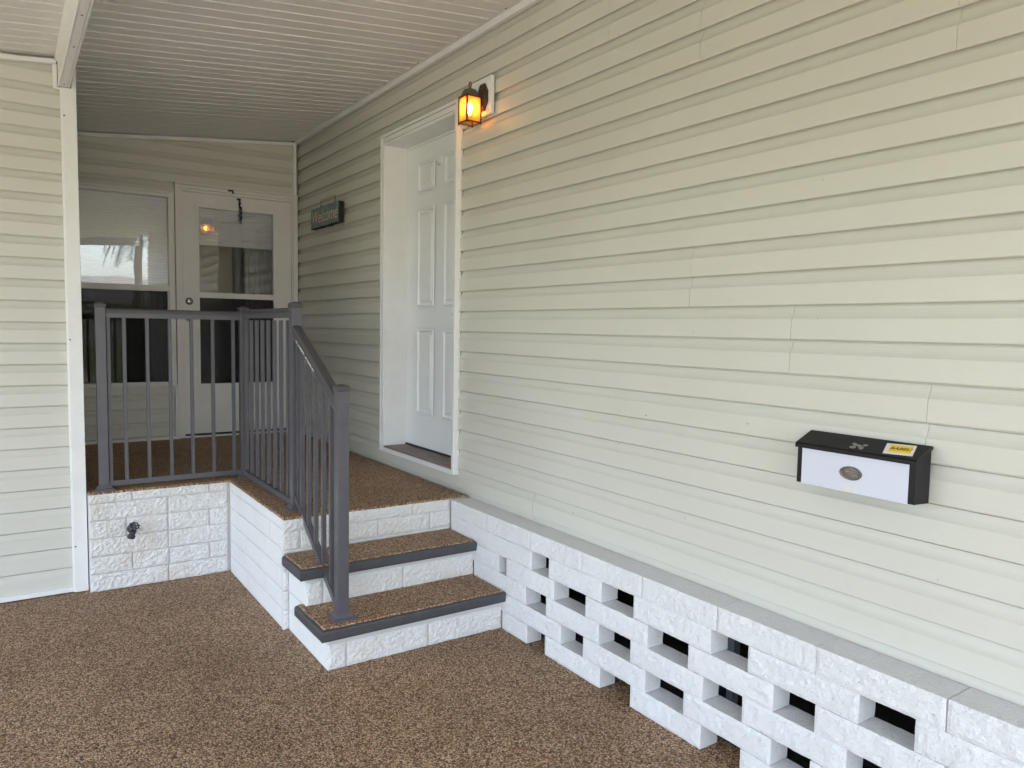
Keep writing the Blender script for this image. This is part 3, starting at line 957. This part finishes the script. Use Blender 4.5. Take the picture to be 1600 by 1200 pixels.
def nosing(parent, yf, xl, yb, z0, z1, xr):
    prof = [(0.050, z1), (0.010, z1), (0.0035, z1 - 0.003), (0.0, z1 - 0.010), (0.0, z0 + 0.010), (0.0035, z0 + 0.002), (0.010, z0), (0.05, z0)]
    n = len(prof)
    vs = []
    for d, z in prof:
        vs.append((xr, yf + d, z))
    for d, z in prof:
        vs.append((xl + d, yf + d, z))
    for d, z in prof:
        vs.append((xl + d, yb, z))
    fs = [tuple(range(n)), tuple(range(3 * n - 1, 2 * n - 1, -1))]
    for s in range(2):
        for i in range(n):
            j = (i + 1) % n
            fs.append((s * n + i, s * n + j, s * n + n + j, s * n + n + i))
    return mesh_obj('nosing', vs, fs, 'nosing', parent)


nosing(plat, 3.055, 1.100, 3.425, 0.146, 0.196, 2.066)
nosing(plat, 3.338, 1.100, 3.615, 0.336, 0.386, 2.056)

# ------------------------------------------------------------------ skirting of stacked blocks
skirt = thing('skirting_wall', 'low openwork wall of stacked white painted blocks under the siding', 'block wall', (2.11, 1.0, 0))
H = 0.0925
BX = 2.055
def row_from(start, first_end, starts, length=0.385):
    return starts
cap = [3.628, 3.249, 2.863, 2.476, 2.098, 1.721, 1.329, 0.940, 0.552, 0.165, -0.222, -0.61, -1.0, -1.39, -1.78]
lay = {5: [(a, b) for a, b in zip(cap[:-1], cap[1:])],
       4: [(3.628, 3.252), (3.249, 2.840), (2.712, 2.340), (2.146, 1.747), (1.584, 1.185), (1.020, 0.635), (0.455, 0.07), (-0.11, -0.495), (-0.675, -1.06), (-1.24, -1.625)],
       3: [(3.630, 3.125), (3.057, 2.662), (2.436, 2.057), (1.848, 1.478), (1.325, 0.940), (0.760, 0.375), (0.19, -0.195), (-0.38, -0.765), (-0.95, -1.335)],
       2: [(3.376, 2.887), (2.724, 2.347), (2.153, 1.773), (1.602, 1.217), (1.04, 0.655), (0.47, 0.085), (-0.1, -0.485), (-0.67, -1.055), (-1.24, -1.625)],
       1: [(3.100, 2.606), (2.447, 2.063), (1.866, 1.480), (1.334, 0.95), (0.76, 0.375), (0.19, -0.195), (-0.38, -0.765), (-0.95, -1.335)],
       0: [(3.086, 2.867), (2.724, 2.332), (2.150, 1.778), (1.60, 1.215), (1.04, 0.655), (0.47, 0.085), (-0.1, -0.485), (-0.67, -1.055), (-1.24, -1.625)]}
random.seed(11)
for r, bl in lay.items():
    for a, b in bl:
        seed += 1
        g = 0.0016 if r == 5 else 0.0
        dx = random.uniform(-0.003, 0.003)
        rough_block('block', (BX + dx, a - g, r * H + 0.0008), (0, -1, 0), (-1, 0, 0), a - b - 2 * g, H - 0.0014, 0.128 if r == 5 else 0.092 + dx, 0.0042, 'block', skirt, seed, cell=0.012, edge=0.004, freq=40)

# ------------------------------------------------------------------ railing
rail = thing('stair_railing', 'charcoal metal porch railing turning down beside the steps', 'railing', (1.23, 4.0, 0.56))
def post(x, y, z0, z1, w=0.051):
    p = box('post', x - w / 2, x + w / 2, y - w / 2, y + w / 2, z0, z1, 'rail', rail, 0.002)
    h = w / 2
    # moulded cap
    pr = [(h + 0.001, z1 - 0.014), (h + 0.0035, z1 - 0.012), (h + 0.004, z1 + 0.004), (h + 0.001, z1 + 0.010), (h - 0.008, z1 + 0.014), (0.004, z1 + 0.017)]
    vs, fs = [], []
    for d, z in pr:
        vs += [(x - d, y - d, z), (x + d, y - d, z), (x + d, y + d, z), (x - d, y + d, z)]
    for i in range(len(pr) - 1):
        for k in range(4):
            fs.append((4 * i + k, 4 * i + (k + 1) % 4, 4 * i + 4 + (k + 1) % 4, 4 * i + 4 + k))
    n = 4 * (len(pr) - 1)
    fs += [(3, 2, 1, 0), (n, n + 1, n + 2, n + 3)]
    mesh_obj('post_cap', vs, fs, 'rail_top', p)
    pr = [(h + 0.026, z0 - 0.004), (h + 0.026, z0 + 0.006), (h + 0.014, z0 + 0.012), (h + 0.008, z0 + 0.022), (h + 0.001, z0 + 0.030)]
    vs, fs = [], []
    for d, z in pr:
        vs += [(x - d, y - d, z), (x + d, y - d, z), (x + d, y + d, z), (x - d, y + d, z)]
    for i in range(len(pr) - 1):
        for k in range(4):
            fs.append((4 * i + k, 4 * i + (k + 1) % 4, 4 * i + 4 + (k + 1) % 4, 4 * i + 4 + k))
    n = 4 * (len(pr) - 1)
    fs += [(3, 2, 1, 0), (n, n + 1, n + 2, n + 3)]
    mesh_obj('base_plate', vs, fs, 'rail', p)
    return p
RX, RY = 1.230, 4.790
post(0.447, RY, 0.569, 1.615)
post(RX, RY, 0.569, 1.612)
post(RX, 3.790, 0.569, 1.622)
post(RX, 3.158, 0.205, 1.246)
TR = 1.595
def rail_prof(z, w=0.022, h=0.022):
    return [(-w, z - h), (w, z - h), (w, z - 0.008), (w - 0.004, z - 0.001), (w - 0.010, z + 0.002), (-w + 0.010, z + 0.002), (-w + 0.004, z - 0.001), (-w, z - 0.008)]
# level sections
extrude('top_rail', [(RY + a, b) for a, b in rail_prof(TR)], 'x', 0.474, RX - 0.027, 'rail_top', rail)
extrude('top_rail', [(RX + a, b) for a, b in rail_prof(TR + 0.012)], 'y', 3.817, RY - 0.027, 'rail_top', rail)
extrude('rail_channel', [(RY - 0.016, TR - 0.050), (RY + 0.016, TR - 0.050), (RY + 0.016, TR - 0.0225), (RY - 0.016, TR - 0.0225)], 'x', 0.474, RX - 0.027, 'rail', rail)
extrude('rail_channel', [(RX - 0.016, TR - 0.038), (RX + 0.016, TR - 0.038), (RX + 0.016, TR - 0.0105), (RX - 0.016, TR - 0.0105)], 'y', 3.817, RY - 0.027, 'rail', rail)
extrude('bottom_rail', [(RY - 0.016, 0.586), (RY + 0.016, 0.586), (RY + 0.016, 0.616), (RY - 0.016, 0.616)], 'x', 0.474, RX - 0.027, 'rail', rail)
extrude('bottom_rail', [(RX - 0.016, 0.582), (RX + 0.016, 0.582), (RX + 0.016, 0.612), (RX - 0.016, 0.612)], 'y', 3.817, RY - 0.027, 'rail', rail)
bw_ = 0.0095
bal = box('baluster', -bw_, bw_, -bw_, bw_, 0.616, TR - 0.050, 'rail', rail, 0.0012, loc=(0.566, RY, 0))
for x in (0.486, 0.686, 0.807, 0.926, 1.046, 1.166):
    share(bal, rail, (x, RY, 0))
for i in range(8):
    share(bal, rail, (RX, 4.735 - i * 0.1175, 0))
# sloping section
y0, y1 = 3.763, 3.184
zt0, zt1 = 1.520, 1.207          # rail top
zb0, zb1 = 0.640, 0.327          # bottom rail
def slope(v, za, zb):
    return za + (zb - za) * (y0 - v) / (y0 - y1)
zb0 = 0.650
zb1 = 0.262
extrude('handrail', [(RX - 0.023, -0.050), (RX + 0.023, -0.050), (RX + 0.025, -0.020), (RX + 0.020, -0.004), (RX + 0.008, 0.0), (RX - 0.008, 0.0), (RX - 0.020, -0.004), (RX - 0.025, -0.020)],
        'y', y0, y1, 'rail_top', rail, shear=lambda v: slope(v[1], zt0, zt1))
extrude('rail_channel', [(RX - 0.016, -0.078), (RX + 0.016, -0.078), (RX + 0.016, -0.051), (RX - 0.016, -0.051)], 'y', y0, y1, 'rail', rail, shear=lambda v: slope(v[1], zt0, zt1))
extrude('bottom_rail', [(RX - 0.016, -0.036), (RX + 0.016, -0.036), (RX + 0.016, 0.0), (RX - 0.016, 0.0)], 'y', y0, y1, 'rail', rail, shear=lambda v: slope(v[1], zb0, zb1))
for y in (3.745, 3.690, 3.593, 3.491, 3.385, 3.283, 3.200):
    zt = slope(y, zt0, zt1) - 0.078
    zb = slope(y, zb0, zb1)
    mesh_obj('baluster', [(RX + sx * bw_, y + sy * bw_, (slope(y + sy * bw_, zt0, zt1) - 0.0775) if t else (slope(y + sy * bw_, zb0, zb1))) for t in (0, 1) for sx, sy in ((-1, -1), (1, -1), (1, 1), (-1, 1))],
             [(3, 2, 1, 0), (4, 5, 6, 7), (0, 1, 5, 4), (1, 2, 6, 5), (2, 3, 7, 6), (3, 0, 4, 7)], 'rail', rail)
# chipped paint on the handrail edge
bm = bmesh.new()
random.seed(5)
for i in range(26):
    y = 3.70 - 0.25 * random.random() ** 0.8
    zc = slope(y, zt0, zt1) - 0.050 + random.uniform(0.001, 0.006)
    l = random.uniform(0.003, 0.012)
    w = random.uniform(0.001, 0.0028)
    sl = (zt1 - zt0) / (y0 - y1)
    vs = []
    for dy, dz in ((-l, -w), (l * 0.6, -w * 0.6), (l, w * 0.7), (-l * 0.4, w)):
        vs.append(bm.verts.new((RX - 0.0262, y + dy, zc + dz - sl * dy)))
    vs2 = [bm.verts.new((RX - 0.0235, v.co.y, v.co.z)) for v in vs]
    bm.faces.new(vs)
    bm.faces.new(vs2[::-1])
    for k in range(4):
        bm.faces.new((vs[k], vs[(k + 1) % 4], vs2[(k + 1) % 4], vs2[k]))
o = bm_obj('paint_chips', bm, 'chip', rail)
o['kind'] = 'stuff'

# ------------------------------------------------------------------ mailbox
mail = thing('mailbox', 'black wall mailbox with lavender white front, oval emblem and yellow sticker', 'mailbox', (2.13, 1.262, 1.04))
MY0, MY1 = 1.072, 1.456
def zl(x):            # lid slope
    return 1.206 - (2.172 - x) / (2.172 - 2.090) * 0.034
body = extrude('body', [(2.1720, 1.043), (2.1720, 1.196), (2.094, 1.164), (2.094, 1.047)], 'y', MY0 + 0.004, MY1 - 0.004, 'black', mail)
lid = extrude('lid', [(2.174, 1.199), (2.174, 1.206), (2.166, 1.2085), (2.088, 1.1755), (2.084, 1.171), (2.084, 1.160), (2.0895, 1.160), (2.0895, 1.167), (2.094, 1.1685)], 'y', MY0, MY1, 'black', mail)
box('front_panel', 2.0905, 2.0938, MY0 + 0.022, MY1 - 0.022, 1.046, 1.1595, 'lavender', mail, 0.001)
em = lathe('emblem', [(0.0355, 0), (0.0355, 0.003), (0.032, 0.0045), (0.030, 0.003), (0.026, 0.0035)], (2.0904, 1.266, 1.105), (-1, 0, 0), 'pewter', mail, 32, 1.0, 0.58)
bm = bmesh.new()
for j, (za, amp, x0, x1) in enumerate(((1.110, 0.0025, -0.020, 0.006), (1.101, 0.0022, -0.004, 0.022))):
    bm_tube(bm, [(2.0868, 1.266 - (x0 + (x1 - x0) * i / 16), za - 0.1 * (x0 + (x1 - x0) * i / 16) + amp * math.sin(i * 1.9)) for i in range(17)], 0.0009, 5)
bm_obj('emblem_script', bm, 'chrome', em, (0, 0, 0), True)
def on_lid(s, y, o):      # s = 0 front .. 1 wall, offset o above the lid
    x = 2.088 + s * (2.166 - 2.088)
    z = 1.1755 + s * (1.2085 - 1.1755)
    nx, nz = -0.39, 0.92
    return (x + nx * o, y + 0.0, z + nz * o)
def patch(name, quad, o0, o1, mat, parent):
    vs = [on_lid(s, y, o1) for s, y in quad] + [on_lid(s, y, o0) for s, y in quad]
    n = len(quad)
    fs = [tuple(range(n)), tuple(range(2 * n - 1, n - 1, -1))] + [(k, (k + 1) % n, n + (k + 1) % n, n + k) for k in range(n)]
    return mesh_obj(name, vs, fs, mat, parent)
st = patch('sticker', [(0.10, 1.175), (0.78, 1.192), (0.86, 1.108), (0.18, 1.092)], 0.0002, 0.0012, 'paper', mail)
patch('sticker_print', [(0.24, 1.166), (0.70, 1.177), (0.76, 1.114), (0.30, 1.104)], 0.00125, 0.0015, 'yellow', st)
c = Vector(on_lid(0.505, 1.139, 0.0017))
ex = (Vector(on_lid(0.53, 1.110, 0)) - Vector(on_lid(0.48, 1.168, 0))).normalized()
en = Vector((-0.39, 0, 0.92)).normalized()
ey = en.cross(ex).normalized()
mw = Matrix(((ex.x, ey.x, en.x, c.x), (ex.y, ey.y, en.y, c.y), (ex.z, ey.z, en.z, c.z), (0, 0, 0, 1)))
text_mesh('sticker_lettering', 'BABEL!', 0.0200, 'ink', st, mw, 0.0001, 0.15, 0.0003)
random.seed(2)
bm = bmesh.new()
for i in range(12):
    s0, yy = 0.30 + random.uniform(-0.16, 0.16), 1.262 + random.uniform(-0.020, 0.020)
    r = random.uniform(0.006, 0.011)
    vs = [bm.verts.new(on_lid(s0 + 9.0 * r * math.cos(t) * random.uniform(0.7, 1.1), yy + r * math.sin(t) * random.uniform(0.7, 1.1), 0.0006 + 0.00005 * i)) for t in [k * math.pi / 3 for k in range(6)]]
    vs2 = [bm.verts.new(v.co + Vector((0, 0, -0.0009))) for v in vs]
    bm.faces.new(vs)
    bm.faces.new(vs2[::-1])
    for k in range(6):
        bm.faces.new((vs[k], vs[(k + 1) % 6], vs2[(k + 1) % 6], vs2[k]))
bm_obj('glue_residue', bm, 'grey_mark', lid)
boxes('tape_residue', [(2.0898, 2.0906, 1.25, 1.285, 1.058, 1.066), (2.0898, 2.0906, 1.248, 1.262, 1.051, 1.0575), (2.0898, 2.0906, 1.270, 1.287, 1.050, 1.0575)], 'cream_mark', mail)

# ------------------------------------------------------------------ wall lantern
lan = thing('wall_lantern', 'lit bronze wall lantern with amber glass panes beside the front door', 'lantern', (2.16, 3.51, 2.65))
mb = boxes('mounting_block', [(2.150, 2.172, 3.413, 3.612, 2.650, 2.848)], 'trim', lan, 0.003)
picture_frame_pts = [(3.437, 3.588, 2.674, 2.824)]
boxes('mounting_plate', [(2.1455, 2.1498, 3.433, 3.592, 2.670, 2.828)], 'door_white', mb, 0.003)
lathe('back_plate', [(0.058, 0), (0.058, 0.008), (0.050, 0.014), (0.040, 0.016), (0.036, 0.022), (0.022, 0.026), (0.016, 0.034), (0.004, 0.036)], (2.1454, 3.482, 2.742), (-1, 0, 0), 'bronze', lan, 8, 0.92, 1.32, False, math.pi / 8)
LX, LY = 2.078, 3.507
LT, LB = 2.742, 2.605
tube('arm', [(2.128, LY - 0.022, 2.745), (2.118, LY - 0.012, 2.752), (2.110, LY, 2.765), (2.098, LY, 2.768), (LX, LY, 2.764)], 0.008, 'bronze', lan)
# lantern body turned by 45 degrees? the corners face the wall squarely in the photo: body is square to the wall
hw = 0.042
lathe('cap', [(0.047, LT - 0.004), (0.047, LT + 0.006), (0.044, LT + 0.012), (0.041, LT + 0.022), (0.032, LT + 0.034), (0.012, LT + 0.040), (0.006, LT + 0.046)], (LX, LY, 0), (0, 0, 1), 'verdigris', lan, 24)
bm = bmesh.new()
bm_tube(bm, [(LX + 0.0, LY + 0.011 * math.cos(t), LT + 0.060 + 0.016 * math.sin(t)) for t in [k * math.pi / 8 for k in range(17)]], 0.0028, 6, False)
bm_obj('top_ring', bm, 'bronze', lan, (0, 0, 0), True)
bars = []
b_ = 0.0035
for sx in (-1, 1):
    for sy in (-1, 1):
        bars.append((LX + sx * hw - b_, LX + sx * hw + b_, LY + sy * hw - b_, LY + sy * hw + b_, LB - 0.008, LT))
for z in (LB, LT - 0.006):
    for s in (-1, 1):
        bars.append((LX - hw + b_, LX + hw - b_, LY + s * hw - b_ * 0.9, LY + s * hw + b_ * 0.9, z - b_, z + b_))
        bars.append((LX + s * hw - b_ * 0.9, LX + s * hw + b_ * 0.9, LY - hw + b_, LY + hw - b_, z - b_, z + b_))
bars.append((LX - hw, LX + hw, LY - hw, LY + hw, LT + 0.0005, LT + 0.003))
cage = boxes('cage', bars, 'bronze', lan)
g = 0.0006
for s in (-1, 1):
    box('pane', LX - hw + b_, LX + hw - b_, LY + s * hw - g, LY + s * hw + g, LB + b_, LT - 0.006 - b_, 'amber', cage)
    box('pane', LX + s * hw - g, LX + s * hw + g, LY - hw + b_, LY + hw - b_, LB + b_, LT - 0.006 - b_, 'amber', cage)
lathe('socket', [(0.011, LT), (0.011, LT - 0.030)], (LX, LY, 0), (0, 0, 1), 'socket', lan, 12)
lathe('bulb', [(0.006, LT - 0.031), (0.012, LT - 0.042), (0.016, LT - 0.056), (0.015, LT - 0.072), (0.010, LT - 0.086), (0.003, LT - 0.098)], (LX, LY, 0), (0, 0, 1), 'bulb', lan, 14)

# ------------------------------------------------------------------ welcome sign
sign = thing('welcome_sign', 'weathered teal wooden welcome sign hanging on the siding', 'sign', (2.15, 5.83, 2.31))
SY0, SY1, SZ0_, SZ1_ = 5.52, 6.135, 2.308, 2.468
def ragged(seedv, y0, y1, z0, z1):
    pts = []
    n1, n2 = 16, 6
    for i in range(n1):
        y = y0 + (y1 - y0) * i / n1
        pts.append((y, z0 + 0.010 * noise.noise(Vector((y * 14, seedv, 0)))))
    for i in range(n2):
        z = z0 + (z1 - z0) * i / n2
        pts.append((y1 + 0.014 * noise.noise(Vector((z * 30, seedv, 3))), z))
    for i in range(n1):
        y = y1 - (y1 - y0) * i / n1
        pts.append((y, z1 + 0.010 * noise.noise(Vector((y * 14, seedv, 7)))))
    for i in range(n2):
        z = z1 - (z1 - z0) * i / n2
        pts.append((y0 + 0.014 * noise.noise(Vector((z * 30, seedv, 9))), z))
    return pts
extrude('plank', ragged(1.0, SY0, SY1, SZ0_, SZ1_), 'x', 2.128, 2.1645, 'sign_edge', sign)
bd = extrude('painted_face', ragged(1.0, SY0 + 0.006, SY1 - 0.004, SZ0_ + 0.006, SZ1_ - 0.004), 'x', 2.1245, 2.1278, 'teal', sign)
mw = Matrix(((0, 0, -1, 2.1238), (-1, 0, 0, 5.83), (0, 1, 0, 2.389), (0, 0, 0, 1)))
mwr = Matrix(((0, 0, -1, 2.1241), (-1, 0, 0, 5.826), (0, 1, 0, 2.385), (0, 0, 0, 1)))
text_mesh('lettering_shadow', 'Welcome', 0.145, 'letter_red', sign, mwr, 0.0002, 0.2, 0.004)
text_mesh('lettering', 'Welcome', 0.145, 'letter', sign, mw, 0.0004, 0.2, 0.0)
tube('hanging_wire', [(2.150, 5.98, 2.465), (2.158, 5.985, 2.525), (2.158, 5.97, 2.532), (2.158, 5.68, 2.534), (2.158, 5.665, 2.527), (2.150, 5.66, 2.47)], 0.0018, 'wire', sign, 6)

# ------------------------------------------------------------------ small adhesive hook on the front door
hook = thing('adhesive_hook', 'small white adhesive hook near the top of the front door', 'hook', (2.32, 4.268, 2.54))
lathe('base_pad', [(0.024, 0), (0.024, 0.004), (0.018, 0.008), (0.006, 0.009)], (2.3248, 4.268, 2.575), (-1, 0, 0), 'door_white', hook, 18, 0.8, 1.5)
tube('hook_arm', [(2.318, 4.268, 2.560), (2.305, 4.268, 2.545), (2.298, 4.268, 2.55), (2.296, 4.268, 2.565)], 0.005, 'door_white', hook)

# ------------------------------------------------------------------ water tap
tap = thing('water_tap', 'dark metal garden tap sticking out of the white brick face', 'tap', (0.573, 4.70, 0.335))
tx, tz = 0.574, 0.345
tube('pipe', [(tx, 4.712, tz), (tx, 4.655, tz)], 0.012, 'tap_body', tap, 12)
lathe('flange', [(0.026, 0), (0.024, 0.004), (0.014, 0.008)], (tx, 4.699, tz), (0, -1, 0), 'tap_body', tap, 16)
tube('spout', [(tx, 4.662, tz), (tx, 4.640, tz - 0.002), (tx - 0.006, 4.626, tz - 0.008), (tx - 0.012, 4.614, tz - 0.020)], [0.017, 0.018, 0.017, 0.016], 'tap_body', tap, 12)
lathe('hose_thread', [(0.017, 0), (0.021, 0.002), (0.021, 0.012), (0.018, 0.013), (0.020, 0.016), (0.016, 0.018)], (tx - 0.012, 4.614, tz - 0.018), (-0.35, -0.6, -0.8), 'tap_body', tap, 14)
st_ = tube('stem', [(tx, 4.645, tz), (tx + 0.004, 4.625, tz + 0.030)], 0.008, 'tap_body', tap, 10)
bm = bmesh.new()
cw = Vector((tx + 0.004, 4.624, tz + 0.031))
ax = Vector((0.12, -0.62, 0.78)).normalized()
u = ax.orthogonal().normalized()
w = ax.cross(u)
ring = []
for k in range(33):
    t = 2 * math.pi * k / 32
    rr = 0.024 + 0.0022 * math.cos(8 * t)
    ring.append(cw + rr * (math.cos(t) * u + math.sin(t) * w))
bm_tube(bm, ring, 0.0042, 6, False)
for k in range(4):
    t = math.pi / 4 + k * math.pi / 2
    bm_tube(bm, [cw + ax * 0.003, cw + 0.023 * (math.cos(t) * u + math.sin(t) * w)], 0.0035, 6)
bm_tube(bm, [cw - ax * 0.003, cw + ax * 0.007], 0.0085, 10)
bm_obj('hand_wheel', bm, 'tap_wheel', tap, (0, 0, 0), True)

# ------------------------------------------------------------------ what the window glass mirrors: house and palm across the drive
nb = thing('neighbour_house', 'low pale house with a grey roof mirrored in the window glass', 'house', (5.0, -38, 0))
boxes('wall', [(-6, 14, -44, -36, -0.03, 2.7)], 'stucco', nb)
mesh_obj('roof', [(-6.6, -44.6, 2.7), (14.6, -44.6, 2.7), (14.6, -35.4, 2.7), (-6.6, -35.4, 2.7), (-2.5, -40, 4.3), (10.5, -40, 4.3)],
         [(0, 1, 2, 3), (0, 1, 5, 4), (1, 2, 5), (2, 3, 4, 5), (3, 0, 4)], 'asphalt_roof', nb)
for x in (-3.5, 1.0, 6.0, 10.0):
    w_ = box('window', x, x + 1.5, -36.0, -35.96, 1.0, 2.1, 'win_dark', nb)
palm = thing('palm_tree', 'palm tree with drooping fronds mirrored in the window glass', 'tree', (4.2, -18.5, 0))
tube('trunk', [(4.2, -18.5, -0.05), (4.25, -18.5, 1.8), (4.22, -18.45, 3.6), (4.3, -18.4, 5.2)], [0.20, 0.15, 0.13, 0.12], 'bark', palm, 10)
bm = bmesh.new()
random.seed(21)
for i in range(30):
    a = i * 2.399
    el = random.uniform(-0.35, 1.1)
    ln = random.uniform(1.5, 2.2)
    prev = Vector((4.3, -18.4, 5.2))
    d = Vector((math.cos(a) * math.cos(el), math.sin(a) * math.cos(el), math.sin(el)))
    pts = [prev]
    for s in range(9):
        d = (d + Vector((0, 0, -0.16 - 0.02 * s))).normalized()
        prev = prev + d * ln / 9
        pts.append(prev)
    bm_tube(bm, pts, [0.022 - 0.002 * q for q in range(len(pts))], 4)
    for s in range(1, len(pts) - 1):
        t = (pts[s + 1] - pts[s]).normalized()
        sd = t.cross(Vector((0, 0, 1))).normalized()
        for q in range(3):
            c0 = pts[s].lerp(pts[s + 1], q / 3)
            for sg in (-1, 1):
                L_ = 0.42 * (1 - 0.06 * s)
                e = c0 + sd * sg * L_ * 0.75 + t * 0.12 + Vector((0, 0, -L_ * random.uniform(0.4, 0.9)))
                wv = t * 0.022
                vs = [bm.verts.new(c0 - wv), bm.verts.new(c0 + wv), bm.verts.new(e)]
                bm.faces.new(vs)
bm_obj('fronds', bm, 'palm_leaf', palm)
